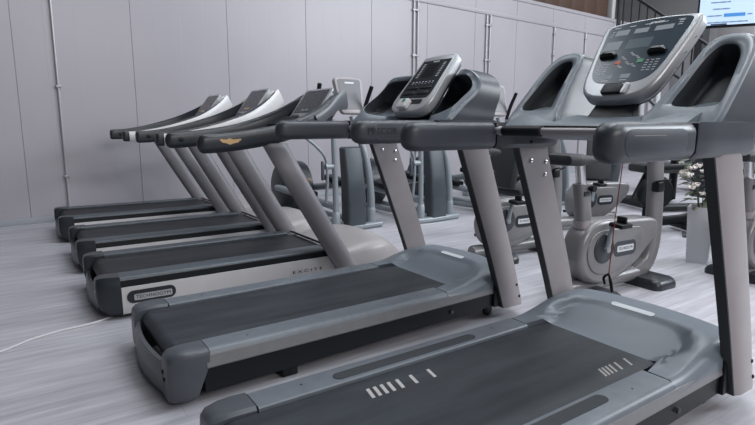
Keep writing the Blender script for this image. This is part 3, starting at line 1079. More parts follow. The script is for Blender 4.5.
    for s in (-1, 1):
        if shell is not None:
            ctrl = [V(s * .42, .443, 1.014), V(s * .42, .60, 1.022), V(s * .42, .80, 1.056), V(s * .42, 1.0, 1.108), V(s * .40, 1.18, 1.168), V(s * .35, 1.34, 1.245), V(s * .285, 1.48, 1.330), V(s * .245, 1.56, 1.395)]
        else:
            ctrl = [V(s * .42, .443, 1.014), V(s * .42, .60, 1.020), V(s * .42, .80, 1.042), V(s * .42, 1.0, 1.078), V(s * .40, 1.18, 1.135), V(s * .35, 1.34, 1.21), V(s * .285, 1.48, 1.30), V(s * .245, 1.56, 1.33)]
        path = cr_open(ctrl, 5)
        tipr = 0.050 if shell is None else 0.018
        tip, tsc = [], []
        for k in range(7):
            a = PI / 2 * k / 7
            tip.append(V(s * .42, .443 + tipr * (1 - math.cos(a)), 1.014)); tsc.append((max(0.15, math.sin(a)), max(0.2, math.sin(a) ** 0.8)))
        path = tip + [p for p in path if p.y > .443 + tipr]
        n = len(path)
        scs = []
        for i in range(n):
            if i < 7:
                scs.append(tsc[i]); continue
            tp = 1 - 0.25 * sstep(0.5, 1.0, i / (n - 1))
            scs.append((tp, 1 - 0.35 * sstep(0.55, 1.0, i / (n - 1))))
        mb = MB()
        mb.sweep(path, rrect(0.076, 0.120 if shell is None else 0.108, 0.036 if shell is None else 0.020, 4), scales=scs)
        hr = mb.build('handrail', M['navyblack'], T)
        if shell is not None:
            # pale outer shell wrapping the lower outside of the arm
            sec_o = [(0.000, -0.060), (0.030, -0.058), (0.044, -0.038), (0.047, 0.005), (0.045, 0.036), (0.040, 0.044), (0.034, 0.0), (0.032, -0.036), (0.020, -0.048), (0.0, -0.050)]
            sh_path, sh_scs = path[8:], scs[8:]
            sec_u = sec_o if s > 0 else [(-a, b_) for a, b_ in reversed(sec_o)]
            mb = MB()
            k0 = len(sh_path)
            mb.sweep(sh_path, sec_u, scales=[(1.0 + 0.1 * (i / k0), 0.95 + 0.55 * sstep(0.5, 1, i / k0)) for i in range(k0)])
            ash = mb.build('arm_shell', shell, hr)
            if s > 0 and arm_badge:
                q = MB(); q.ball((0.4665, 0.60, 1.012), 0.010, (0.2, 1.6, 1)); q.build('gold_emblem', M['gold'], ash)
        else:
            sec_o = [(0.000, -0.060), (0.030, -0.058), (0.044, -0.038), (0.047, 0.005), (0.045, 0.036), (0.040, 0.044), (0.034, 0.0), (0.032, -0.036), (0.020, -0.048), (0.0, -0.050)]
            sh_path = path[27:]
            sec_u = sec_o if s > 0 else [(-a, b_) for a, b_ in reversed(sec_o)]
            mb = MB(); k0 = len(sh_path)
            mb.sweep(sh_path, sec_u, scales=[(1.0 + 0.1 * (i / k0), 0.80 + 0.75 * sstep(0.2, 1, i / k0)) for i in range(k0)])
            mb.build('arm_shell', M['shelldark'], hr)
            if s > 0:
                # small crest-like gold emblem near the grip end
                q = MB()
                ol = [(-.055, .010), (-.048, .016), (-.02, .012), (0, .020), (.02, .012), (.06, .016), (.066, .008), (.05, .003), (.05, -.006), (.028, -.010), (.0, -.020), (-.02, -.010), (-.04, -.006)]
                q.prism(ol, lambda u, v, t: Vector((0.4572 + t, 0.635 + u * 1.15, 1.028 + v)), -0.001, 0.0012)
                q.build('gold_emblem', M['gold'], hr)
        q = MB(); q.ball((s * (0.42 - 0.037), 0.55, 1.02), 0.018, (0.25, 1.2, 1)); q.build('button', M['black'], hr)
    # cross hood between the arms under the console
    mb = MB()
    lo = []
    for i in range(15):
        x = -0.36 + 0.72 * i / 14
        e = (abs(x) / 0.36) ** 2
        y0 = 1.245 - 0.02 * e
        lo.append([(x, y0, 1.105), (x, y0 - 0.01, 1.135), (x, y0 + 0.05, 1.165), (x, y0 + 0.14, 1.20), (x, y0 + 0.20, 1.19), (x, y0 + 0.17, 1.12)])
    mb.loft(lo)
    mb.build('dash', M['navyblack'], T)
    # console
    P0 = Vector((0, 1.315, 1.205)) if shell is not None else Vector((0, 1.345, 1.178))
    CH = 1.0 if shell is not None else 0.88
    S_ = Vector((0, 0.585, 0.811)); N_ = Vector((0, -0.811, 0.585))

    def fr_(x, s_, t):
        return P0 + Vector((x, 0, 0)) + S_ * s_ * CH + N_ * t
    shm = shell if shell is not None else M['shelldark']
    mb = MB()
    lo = []
    for k_, (t, sx, ss) in enumerate(((-0.150, 0.25, 0.30), (-0.145, 0.60, 0.55), (-0.125, 0.85, 0.80), (-0.085, 0.98, 0.97), (-0.05, 1.0, 1.0), (-0.042, 0.96, 0.97))):
        lo.append([fr_(a * sx, 0.155 + b_ * ss + (0.04 if t < -0.1 else 0), t) for a, b_ in rrect(0.51, 0.335, 0.07, 5)])
    mb.loft(lo)
    sh = mb.build('console_shell', shm, T, sharp=60)
    mb = MB(); mb.prism([(a, 0.155 + b_) for a, b_ in rrect(0.455, 0.325, 0.04, 5)], fr_, -0.012, 0.0, 0.005)
    mb.prism([(a, 0.155 + b_) for a, b_ in rrect(0.40, 0.28, 0.04, 5)], fr_, -0.046, -0.011)
    cs = mb.build('console', M['silver'], T)
    mb = MB(); mb.prism([(a, 0.178 + b_) for a, b_ in rrect(0.385, 0.238, 0.022, 4)], fr_, 0.0, 0.002)
    dp = mb.build('display_panel', M['darkdisplay'], cs)
    q = MB()
    rnd = random.Random(int(-cx * 10))
    for i in range(44):
        x, s_ = rnd.uniform(-0.18, 0.18), rnd.uniform(0.07, 0.29)
        w, h = rnd.uniform(0.008, 0.026), 0.004
        q.quad(fr_(x, s_, 0.0025), fr_(x + w, s_, 0.0025), fr_(x + w, s_ + h, 0.0025), fr_(x, s_ + h, 0.0025))
    q.build('key_print', M['softprint'], dp, smooth=False)
    q = MB()
    for x in (-0.05, 0.015):
        q.prism([(x + a, 0.085 + b_) for a, b_ in rrect(0.045, 0.022, 0.008)], fr_, 0.001, 0.005)
    q.build('speed_key', M['gold'] if shell is not None else M['softprint'], dp)
    for x in (-0.12, 0.1):
        q = MB(); q.prism([(x + a, 0.022 + b_) for a, b_ in rrect(0.12, 0.026, 0.012)], fr_, 0.0, 0.006, 0.002); q.build('cup_ledge', M['grey'], cs)
    q = MB(); q.ball(fr_(0.262, 0.27, -0.06), 0.008); q.build('side_knob', M['black'], sh)
    return T


excite(-2.45, 0.0, 'third treadmill from the camera, pale side panel with a dark oval badge and black handrails', None, False)
excite(-3.63, 0.0, 'fourth treadmill from the camera, white console shell, in front of the one beside the wall', M['white'], True)
excite(-4.92, -0.045, 'farthest treadmill, white console shell, standing next to the panelled wall', M['white'], True)

# ------------------------------------------------------------------ cross trainers by the wall


def cross_trainer(loc, rz, label):
    """local -X is the rear (towards the wall); +X end shows the front tower"""
    T = thing('elliptical_trainer', label, 'exercise machine', loc, rz, 'elliptical trainers along the wall')
    mb = MB()
    lo = []
    for z, x, w, d in ((0.06, 0.02, 0.235, 0.17), (0.30, 0.015, 0.23, 0.16), (0.31, 0.018, 0.238, 0.165), (0.55, 0.0, 0.23, 0.15), (0.78, -0.03, 0.235, 0.13), (0.88, -0.05, 0.225, 0.12), (0.895, -0.055, 0.19, 0.09)):
        lo.append([(x + b_, a, z) for a, b_ in rrect(w, d, 0.03, 3)])
    mb.loft(lo)
    mb.build('front_tower', M['slab'], T)
    # thick curved mast on one side, thin mast on the other
    mb = MB(); mb.tube([(0.0, 0.245, 0.09), (0.0, 0.245, 0.35), (-0.02, 0.21, 0.70), (-0.06, 0.14, 0.98), (-0.10, 0.06, 1.22)], [0.045, 0.044, 0.040, 0.036, 0.03], 14, 5)
    mb.build('mast', M['bluegrey'], T)
    q = MB(); q.lathe([(0.056, 0.06), (0.056, 0.20), (0.048, 0.22)], (0.0, 0.245, 0), 'Z', 16); q.build('mast_collar', M['bluegrey'], T)
    mb = MB(); mb.tube([(0.03, -0.24, 0.08), (0.03, -0.245, 0.5), (0.02, -0.25, 0.95), (0.0, -0.24, 1.18)], 0.030, 12, 4)
    mb.build('handle_arm', M['bluegrey'], T)
    q = MB(); q.lathe([(0.045, 0.06), (0.045, 0.20), (0.033, 0.22)], (0.03, -0.24, 0), 'Z', 14); q.build('mast_collar', M['bluegrey'], T)
    # front foot
    mb = MB(); mb.sweep(cr_open([(0.03, -0.32, 0.032), (0.06, 0.0, 0.036), (0.04, 0.34, 0.032)], 5), rrect(0.10, 0.062, 0.025))
    mb.build('front_foot', M['bluegrey'], T)
    # bent grip bar on the left
    mb = MB(); mb.tube([(-0.02, -0.56, 1.00), (0.0, -0.44, 0.90), (0.0, -0.34, 0.78), (0.02, -0.335, 0.60), (0.0, -0.34, 0.32)], 0.016, 10, 5)
    mb.tube([(0.02, -0.36, 0.70), (0.02, -0.23, 0.70)], 0.03, 12)
    mb.build('swing_arm', M['bluegrey'], T)
    q = MB(); q.box((0.02, -0.39, 0.66), (0.03, 0.035, 0.20), 0.012); q.build('grip', M['slab'], T)
    # moving handles with black grips above
    for s, dy in ((-1, -0.14), (1, -0.07)):
        mb = MB(); mb.tube([(-0.10, s * 0.22, 1.0), (-0.06, s * 0.25 + dy, 1.22)], 0.018, 10); h = mb.build('handle_arm', M['bluegrey'], T)
        mb = MB(); mb.tube([(-0.06, s * 0.25 + dy, 1.20), (-0.02, s * 0.27 + dy, 1.36), (0.05, s * 0.29 + dy, 1.53)], 0.022, 10, 3)
        mb.build('grip', M['black'], h)
    # console seen from behind
    def fr_(y, u, t):
        return Vector((-0.06, 0.05, 1.20)) + Vector((0, y, 0)) + Vector((-0.26, 0, 0.965)) * u + Vector((0.965, 0, 0.26)) * t
    mb = MB(); mb.prism([(a * (1 + 0.12 * b_ / 0.2), 0.24 + b_) for a, b_ in rrect(0.33, 0.40, 0.05, 5)], fr_, -0.03, 0.025, 0.01, 2)
    cs = mb.build('console', M['upright'], T)
    mb = MB(); mb.prism([(a * (1 + 0.12 * b_ / 0.2), 0.25 + b_) for a, b_ in rrect(0.27, 0.33, 0.03, 4)], fr_, 0.024, 0.029, 0.001, 1)
    bp_ = mb.build('console_plate', M['screenplate'], cs)
    mb = MB(); mb.prism([(a, 0.375 + b_) for a, b_ in rrect(0.12, 0.018, 0.009, 3)], fr_, 0.0285, 0.031); mb.build('plate_label', M['print'], bp_)
    # rear wheel housing
    mb = MB(); mb.lathe([(0.05, -0.17), (0.26, -0.165), (0.32, -0.13), (0.335, 0.0), (0.32, 0.13), (0.26, 0.165), (0.05, 0.17)], (-1.35, 0.0, 0.345), 'Y', 32)
    rh = mb.build('wheel_housing', M['navyblack'], T)
    q = MB(); q.ball((-1.035, 0.06, 0.45), 0.016); q.build('reflector', M['amber'], rh)
    for y in (-0.22, 0.22):
        mb = MB(); mb.tube([(-1.35, y, 0.35), (-1.15, y, 0.34), (-0.05, y * 0.9, 0.26 + 0.25 * (y > 0))], [0.03, 0.045, 0.04], 12, 3)
        pa = mb.build('pedal_arm', M['bluegrey'], T)
        q = MB(); q.box((-0.65, y, 0.37 + 0.1 * (y > 0)), (0.38, 0.14, 0.07), 0.02, (0, math.radians(8), 0)); q.build('pedal', M['black'], pa)
    mb = MB()
    for y in (-0.14, 0.14):
        mb.tube([(0.0, y, 0.07), (-0.7, y, 0.06), (-1.5, y, 0.07)], 0.032, 10)
    mb.box((-1.45, 0, 0.04), (0.12, 0.62, 0.08), 0.02)
    mb.build('base_frame', M['bluegrey'], T)
    return T


E0 = cross_trainer((-3.60, 2.50, 0), math.radians(4), 'elliptical trainer nearest the treadmills, console showing above the third handrail')
for (x, y), lb in zip(((-3.52, 3.58), (-3.52, 4.66), (-3.52, 5.82)),
                      ('second elliptical trainer, tower seen between the uprights of the second treadmill',
                       'third elliptical trainer, its console and black grips left of the wide console treadmill',
                       'fourth elliptical trainer, mostly hidden behind the near exercise bike seat')):
    c = copy_tree(E0)
    c.location = (x, y, 0)
    c['label'] = lb


# ------------------------------------------------------------------ exercise bikes
def recline(T):
    mb = MB(); mb.tube([(0, 0.45, 0.09), (0, -0.3, 0.09), (0, -1.05, 0.12)], 0.06, 12, 3); mb.build('base_beam', M['bikeshell'], T)
    for y, w in ((0.5, 0.44), (-1.0, 0.5)):
        q = MB(); q.box((0, y, 0.035), (w, 0.14, 0.07), 0.02); q.build('foot', M['navyblack'], T)
    mb = MB(); mb.box((0, -0.86, 0.46), (0.42, 0.42, 0.09), 0.035); mb.build('seat', M['softblack'], T)
    mb = MB(); mb.box((0, -1.10, 0.78), (0.42, 0.09, 0.56), 0.035, (math.radians(-12), 0, 0)); mb.build('backrest', M['softblack'], T)
    mb = MB(); mb.tube([(0, -0.86, 0.10), (0, -0.86, 0.43)], 0.06, 12); mb.build('seat_post', M['slab'], T)
    mb = MB(); mb.sweep(cr_open([(0, 0.42, 0.42), (0, 0.46, 0.7), (0, 0.36, 1.0)], 6), rrect(0.075, 0.11, 0.034, 4), up=(0, -1, 0.3)); mb.build('front_mast', M['slab'], T)
    return T


def exercise_bike(loc, rz, label, recumbent=False):
    """local +Y is forward, X across, origin on floor under the crank"""
    T = thing('exercise_bike', label, 'exercise bike', loc, rz, 'silver exercise bikes')
    # main shell
    ol = [(-0.215, 0.29), (-0.19, 0.40), (-0.12, 0.485), (-0.01, 0.520), (0.15, 0.515), (0.36, 0.505), (0.56, 0.49), (0.62, 0.44), (0.60, 0.36), (0.50, 0.27), (0.36, 0.17), (0.20, 0.105), (0.02, 0.085), (-0.10, 0.110), (-0.18, 0.18)]
    ol = [(p.x, p.y) for p in cr_closed([(a, b_, 0) for a, b_ in ol], 4)]
    mb = MB(); mb.prism(ol, lambda y, z, t: Vector((t, y, z)), -0.085, 0.085, 0.035, 4)
    shl = mb.build('shell', M['bikeshell'], T, sharp=60)
    for s in (-1, 1):
        ol2 = [(0.0 + a * 0.93, 0.0 + b_) for a, b_ in ((-0.165, 0.30), (-0.14, 0.40), (-0.04, 0.455), (0.15, 0.455), (0.40, 0.45), (0.45, 0.40), (0.42, 0.30), (0.33, 0.21), (0.18, 0.165), (0.0, 0.16), (-0.11, 0.20))]
        ol2 = [(p.x, p.y) for p in cr_closed([(a, b_, 0) for a, b_ in ol2], 3)]
        q = MB(); q.prism(ol2, lambda y, z, t: Vector((s * (0.082 + t), y, z)), 0, 0.012, 0.006, 2)
        q.build('side_cover', M['bikeshell'], shl, sharp=60)
        q = MB(); q.prism(rrect(0.235, 0.105, 0.042, 5), lambda u, v, t: Vector((s * (0.0945 + t), 0.225 + u, 0.315 + v)), -0.002, 0.003, 0.001, 1)
        bd = q.build('badge', M['navyblack'], shl)
        q = MB(); q.prism(rrect(0.175, 0.042, 0.008, 3), lambda u, v, t: Vector((s * (0.0965 + t), 0.225 + u, 0.315 + v)), 0, 0.0025)
        pl = q.build('badge_plate', M['print'], bd)
        if s > 0:
            writing('lettering', 'TECHNOGYM', 0.030, (0.0995, 0.225, 0.315), (0, 1, 0), (0, 0, 1), M['navyblack'], pl, 0.0004, width=0.15)
        # crank disc and pedal
        q = MB(); q.lathe([(0.097, 0.085), (0.097, 0.100), (0.088, 0.106), (0.045, 0.104), (0.03, 0.112)], (0, 0, 0.335), 'X', 28)
        if s < 0:
            for v in q.bm.verts: v.co.x *= -1
        cd = q.build('crank_disc', M['navyblack'], T)
        a = math.radians(80) if s > 0 else math.radians(260)
        e = Vector((s * 0.128, math.cos(a) * 0.17, 0.335 + math.sin(a) * 0.17))
        q = MB(); q.tube([(s * 0.118, 0, 0.335), e], [0.020, 0.014], 10)
        q.lathe([(0.022, 0.105), (0.022, 0.132), (0.016, 0.136)], (0, 0, 0.335), 'X', 12)
        if s < 0:
            for v in list(q.bm.verts)[-36:]: v.co.x *= -1
        q.build('crank', M['bluegrey'], cd)
        q = MB(); q.box((s * 0.175, e.y + 0.01, e.z), (0.10, 0.115, 0.03), 0.010, (0, s * 0.1, 0))
        q.box((s * 0.175, e.y + 0.02, e.z + 0.03), (0.07, 0.02, 0.05), 0.008)
        q.build('pedal', M['black'], cd)
    if recumbent:
        return recline(T)
    # seat tube, post, saddle
    mb = MB(); mb.loft([[p + Vector((a, b_, 0)) for a, b_ in rrect(0.085, 0.105, 0.03, 4)] for p in (V(0, -0.095, 0.42), V(0, -0.105, 0.52), V(0, -0.145, 0.76))])
    st = mb.build('seat_tube', M['bikeshell'], T)
    q = MB(); q.loft([[p + Vector((a, b_, 0)) for a, b_ in rrect(0.098, 0.118, 0.035, 4)] for p in (V(0, -0.098, 0.47), V(0, -0.104, 0.52))]); q.build('tube_collar', M['upright'], st)
    q = MB(); q.box((0.046, -0.140, 0.70), (0.004, 0.055, 0.030), 0.001); q.build('height_label', M['navyblack'], st)
    q = MB(); q.lathe([(0.010, 0.04), (0.020, 0.055), (0.020, 0.085)], (0, -0.12, 0.735), 'X', 12); q.build('knob', M['black'], st)
    mb = MB(); mb.loft([[p + Vector((a, b_, 0)) for a, b_ in rrect(0.052, 0.062, 0.02, 4)] for p in (V(0, -0.145, 0.755), V(0, -0.17, 0.90))]); mb.build('seat_post', M['chrome'], T)
    mb = MB()
    lo = []
    for y, w, z, h in ((-0.50, 0.10, 0.915, 0.03), (-0.49, 0.20, 0.92, 0.06), (-0.43, 0.235, 0.925, 0.075), (-0.36, 0.20, 0.92, 0.075), (-0.28, 0.11, 0.915, 0.065), (-0.18, 0.07, 0.91, 0.055), (-0.14, 0.055, 0.905, 0.04), (-0.125, 0.03, 0.905, 0.02)):
        lo.append([(a, y + 0.115, z + b_) for a, b_ in rrect(w, h, h * 0.45, 4)])
    mb.loft(lo); mb.build('saddle', M['softblack'], T)
    # front mast: wide blade curving out of the front foot
    mb = MB()
    path = cr_open([(0, 0.50, 0.075), (0, 0.63, 0.15), (0, 0.685, 0.32), (0, 0.675, 0.60), (0, 0.64, 0.90), (0, 0.60, 1.12)], 6)
    mb.sweep(path, rrect(0.085, 0.135, 0.040, 4), up=(0, -1, 0.3), scales=[0.9 + 0.1 * min(1, i / 6) - 0.12 * max(0, (i - 18) / 12) for i in range(len(path))])
    mb.build('front_mast', M['bikeshell'], T)
    mb = MB(); mb.tube([(0, -0.28, 0.07), (0, 0.05, 0.075), (0, 0.50, 0.08)], 0.05, 12, 3); mb.build('base_beam', M['bikeshell'], T)
    # feet
    for y, w, d, nm in ((0.57, 0.44, 0.25, 'front_foot'), (-0.05, 0.52, 0.17, 'rear_foot')):
        mb = MB()
        lo = []
        for z, k_ in ((0.0, 1.0), (0.03, 1.0), (0.055, 0.95), (0.068, 0.86)):
            lo.append([(a * k_, y + b_ * k_, z) for a, b_ in rrect(w, d, 0.05, 4)])
        mb.loft(lo); mb.build(nm, M['navyblack'], T)
    # handlebar, console
    mb = MB()
    for s in (-1, 1):
        mb.tube([(0, 0.60, 1.10), (s * 0.12, 0.58, 1.10), (s * 0.22, 0.50, 1.09), (s * 0.235, 0.38, 1.07), (s * 0.22, 0.33, 1.06)], 0.017, 10, 4)
    mb.build('handlebar', M['softblack'], T)
    mb = MB(); mb.box((0, 0.61, 1.12), (0.22, 0.05, 0.10), 0.02, (math.radians(-35), 0, 0)); mb.build('console', M['slab'], T)
    # bottle cage
    mb = MB()
    for s in (-1, 1):
        mb.tube([(0.055, 0.62 + s * 0.045, 0.74), (0.10, 0.60 + s * 0.055, 0.75), (0.13, 0.60 + s * 0.03, 0.76)], 0.007, 8, 3)
    mb.box((0.07, 0.585, 0.705), (0.06, 0.075, 0.07), 0.012)
    mb.build('bottle_holder', M['black'], T)
    return T


B0 = exercise_bike((-0.80, 2.665, 0), math.radians(-3), 'silver exercise bike nearest the camera, black saddle and a red cord hanging in front')
for (x, y, r), lb in zip(((-1.86, 2.90, -4), (-0.37, 4.0, -4)),
                         ('silver exercise bike half hidden behind the upright of the second treadmill',
                          'exercise bike at the right edge, partly hidden by the right upright of the nearest treadmill')):
    c = copy_tree(B0)
    c.location = (x, y, 0)
    c.rotation_euler = (0, 0, math.radians(r))
    c['label'] = lb
exercise_bike((-2.26, 4.66, 0), math.radians(-9), 'silver reclining bike behind the nearest exercise bike, its domed shell and badge showing above', True)

# ------------------------------------------------------------------ small loose things
# safety cord hanging from the nearest treadmill's dash
t = thing('safety_cord', 'thin red safety cord with a black clip hanging under the nearest treadmill console', 'cord', (0, 1.45, 0))
mb = MB(); mb.tube([(0.03, 0.12, 1.078), (0.03, 0.135, 0.99), (0.012, 0.142, 0.75), (0.0, 0.146, 0.50)], 0.0022, 6, 6); mb.build('cord', M['copper'], t)
mb = MB()
mb.tube([(0.0, 0.146, 0.505), (-0.022, 0.146, 0.485), (-0.014, 0.146, 0.455)], [0.004, 0.006, 0.005], 8, 3)
mb.tube([(0.0, 0.146, 0.505), (0.012, 0.146, 0.470), (0.022, 0.146, 0.43)], [0.004, 0.007, 0.006], 8, 3)
mb.build('clip', M['black'], t)

# grey lead on the floor
mb = MB()
mb.tube([(-1.55, -1.20, 0.006), (-1.72, -0.90, 0.006), (-1.866, -0.626, 0.006), (-1.96, -0.498, 0.006), (-2.015, -0.358, 0.006), (-2.04, -0.209, 0.006), (-2.10, -0.088, 0.006), (-2.18, 0.02, 0.006)], 0.006, 8, 5)
tag(mb.build('power_cable', M['cable'], None), 'thin grey cable curving across the floor to the third treadmill', 'cable')


def planter(loc, label, seed, h=0.47, hide=False):
    t = thing('flower_planter', label, 'plant', loc, math.radians(19), 'white planters with cream flowers')
    rnd = random.Random(seed)
    mb = MB()
    lo = []
    for z, w in ((0, 0.155), (h - 0.01, 0.200), (h, 0.203), (h, 0.185), (h - 0.03, 0.182)):
        lo.append([(a, b_, z) for a, b_ in rrect(w, w, 0.006, 2)])
    mb.loft(lo); mb.build('pot', M['potwhite'], t)
    q = MB(); q.box((0, 0, h - 0.035), (0.18, 0.18, 0.01)); q.build('soil', M['softblack'], t)
    mb = MB(); fl = MB()
    for i in range(9):
        a = rnd.uniform(0, 2 * PI); r = rnd.uniform(0.03, 0.20); zz = h + rnd.uniform(0.05, 0.36)
        top = Vector((math.cos(a) * r, math.sin(a) * r, zz))
        mb.tube([(math.cos(a) * 0.03, math.sin(a) * 0.03, h - 0.03), (math.cos(a) * r * 0.5, math.sin(a) * r * 0.5, h + (zz - h) * 0.7), top], 0.004, 6, 3)
        for j in range(4):
            d = Vector((math.cos(a + rnd.uniform(-1, 1)), math.sin(a + rnd.uniform(-1, 1)), rnd.uniform(-0.6, 0.3))).normalized()
            base = top * (0.5 + 0.2 * j) + Vector((0, 0, h * 0.3))
            sd = d.cross(Vector((0, 0, 1))).normalized() * 0.024
            pts = [base, base + d * 0.05 + sd, base + d * 0.12 + Vector((0, 0, -0.01)), base + d * 0.05 - sd]
            fl_v = [mb.bm.verts.new(p) for p in pts] + [mb.bm.verts.new(base + d * 0.05 + Vector((0, 0, 0.012)))]
            for k_ in range(4):
                mb.bm.faces.new((fl_v[k_], fl_v[(k_ + 1) % 4], fl_v[4]))
                mb.bm.faces.new((fl_v[(k_ + 1) % 4], fl_v[k_], mb.bm.verts.new(fl_v[4].co - Vector((0, 0, 0.014)))))
        for j in range(2):
            c = top + Vector((rnd.uniform(-0.05, 0.05), rnd.uniform(-0.05, 0.05), rnd.uniform(-0.05, 0.03)))
            for k_ in range(5):
                aa = 2 * PI * k_ / 5 + rnd.random()
                fl.ball(c + Vector((math.cos(aa) * 0.020, math.sin(aa) * 0.020, rnd.uniform(-0.008, 0.008))), 0.019, (1.0, 0.75, 0.35), 8, 5, (rnd.uniform(-1, 1), rnd.uniform(-1, 1), aa))
    mb.build('foliage', M['leaf'], t)
    fl.build('blossoms', M['petal'], t)
    return t


planter((-0.82, 4.20, 0), 'white square planter with cream flowers left of the nearest treadmill upright', 5)
planter((-0.92, 5.2, 0), 'white planter with cream flowers at the right edge, right of the upright', 9)

# black strength machine behind the bikes
t = thing('strength_machine', 'black framed strength machine with padded seat standing behind the bikes', 'exercise machine', (-2.55, 7.05, 0), math.radians(-25))
t.scale = (1.25, 1.25, 1.25)
mb = MB()
for x in (-0.35, 0.35):
    mb.tube([(x, 0.3, 0.03), (x, 0.3, 1.10)], 0.045, 10)
    mb.tube([(x, 0.3, 0.05), (x, -0.5, 0.05)], 0.04, 10)
mb.tube([(-0.35, 0.3, 0.62), (0.35, 0.3, 0.62)], 0.04, 10)
mb.tube([(-0.35, 0.3, 1.08), (0.35, 0.3, 1.08)], 0.045, 10)
mb.tube([(-0.35, -0.45, 0.06), (0.35, -0.45, 0.06)], 0.04, 10)
mb.tube([(0.0, -0.45, 0.05), (-0.28, 0.25, 1.06)], 0.04, 10)
mb.build('frame', M['black'], t)
mb = MB(); mb.box((0.05, -0.25, 0.44), (0.36, 0.42, 0.09), 0.03); mb.build('seat', M['softblack'], t)
mb = MB(); mb.box((0.05, 0.08, 0.76), (0.34, 0.09, 0.5), 0.035, (math.radians(-10), 0, 0)); mb.build('backrest', M['softblack'], t)
mb = MB(); mb.tube([(0.05, -0.25, 0.05), (0.05, -0.25, 0.40)], 0.045, 12); mb.build('seat_post', M['black'], t)
mb = MB()
for i in range(9):
    mb.box((0, 0.42, 0.12 + i * 0.055), (0.30, 0.10, 0.05), 0.005)
mb.build('weight_stack', M['slab'], t)

# curved-base trainer with a yellow sticker
t = thing('curved_trainer', 'black trainer with a curved base and yellow sticker beside the white planter', 'exercise machine', (-1.66, 5.22, 0), math.radians(60))
mb = MB()
mb.sweep(cr_open([(0.62, 0, 0.98), (0.60, 0, 0.66), (0.52, 0, 0.36), (0.33, 0, 0.17), (0.05, 0, 0.12), (-0.30, 0, 0.12)], 6), rrect(0.10, 0.085, 0.03), up=(0, 1, 0))
bs = mb.build('curved_base', M['black'], t)
mb = MB(); mb.box((0.23, 0, 0.05), (0.07, 0.40, 0.05), 0.015); mb.box((0.23, 0, 0.09), (0.06, 0.08, 0.07), 0.01); mb.build('foot', M['black'], t)
mb = MB(); mb.box((-0.28, 0, 0.04), (0.09, 0.22, 0.08), 0.015); mb.build('foot', M['black'], t)
q = MB(); q.prism([(0.0, 0.03), (0.028, -0.02), (-0.028, -0.02)], lambda u, v, tt: Vector((0.26 + u, -0.052 - tt, 0.165 + v)), 0, 0.002)
q.prism([(0.0, 0.03), (0.028, -0.02), (-0.028, -0.02)], lambda u, v, tt: Vector((0.26 + u, 0.052 + tt, 0.165 + v)), 0, 0.002)
q.build('warning_sticker', M['yellow'], bs)
mb = MB(); mb.tube([(0.60, -0.02, 0.72), (0.2, -0.02, 0.70), (-0.25, -0.02, 0.68)], 0.035, 10); mb.tube([(-0.2, 0, 0.12), (-0.2, 0, 0.70)], 0.04, 10); mb.build('upper_frame', M['black'], t)
mb = MB(); mb.tube([(0.55, -0.02, 0.98), (0.15, -0.02, 0.68)], 0.02, 8); mb.build('link_rod', M['softblack'], t)
mb = MB(); mb.lathe([(0.03, -0.05), (0.17, -0.05), (0.19, -0.02), (0.19, 0.02), (0.17, 0.05), (0.03, 0.05)], (-0.12, 0, 0.42), 'Y', 24); mb.build('flywheel', M['black'], t)

# black weight bench behind the bikes
t = thing('weight_bench', 'black inclined weight bench between the fourth elliptical and the reclining bike', 'exercise machine', (-2.80, 5.70, 0), math.radians(35))
mb = MB()
mb.tube([(0.0, -0.34, 0.05), (0.0, 0.34, 0.05)], 0.04, 10)
mb.tube([(0.0, -0.34, 0.05), (0.0, 0.10, 0.98)], 0.04, 10)
mb.tube([(0.0, 0.34, 0.05), (0.0, 0.16, 1.02)], 0.04, 10)
mb.tube([(-0.22, -0.32, 0.04), (0.22, -0.32, 0.04)], 0.035, 10)
mb.tube([(-0.22, 0.32, 0.04), (0.22, 0.32, 0.04)], 0.035, 10)
mb.build('frame', M['black'], t)
mb = MB(); mb.box((0.0, -0.08, 0.72), (0.30, 0.10, 0.62), 0.03, (math.radians(-24), 0, 0)); mb.build('backrest', M['softblack'], t)
mb = MB(); mb.box((0.0, -0.20, 0.36), (0.30, 0.30, 0.09), 0.03); mb.build('seat', M['softblack'], t)
mb = MB(); mb.tube([(-0.30, 0.14, 0.98), (0.30, 0.14, 0.98)], 0.025, 10); mb.build('crossbar', M['black'], t)

# papers and a box on the floor behind
mb = MB(); mb.box((-1.30, 5.25, 0.012), (0.30, 0.22, 0.024), 0.004, (0, 0, 0.5)); tag(mb.build('floor_mat', M['slab']), 'small dark flat pad lying on the floor left of the planter', 'mat')

# orange storage tub at the right edge, on a low black rack
t = thing('storage_rack', 'black rack at the right edge behind the cream flowers', 'rack', (-0.95, 6.4, 0), math.radians(-15))
mb = MB()
for x in (-0.45, 0.45):
    for y in (-0.2, 0.2):
        mb.box((x, y, 0.65), (0.04, 0.04, 1.3), 0.004)
mb.build('frame', M['black'], t)
for z in (0.25, 0.62, 0.95, 1.28):
    mb = MB(); mb.box((0, 0, z), (0.94, 0.44, 0.03), 0.004); mb.build('shelf', M['black'], t)
mb = MB()
mb.loft([[(a, b_, z) for a, b_ in rrect(w, d, 0.03)] for z, w, d in ((0, 0.36, 0.26), (0.13, 0.42, 0.32), (0.14, 0.44, 0.34), (0.15, 0.44, 0.34))])
o = mb.build('storage_tub', M['orangebox']); o.location = (-0.95 + 0.05, 6.4, 0.966); o.rotation_euler = (0, 0, math.radians(-15))
tag(o, 'orange plastic tub on the black rack at the right edge', 'tub')
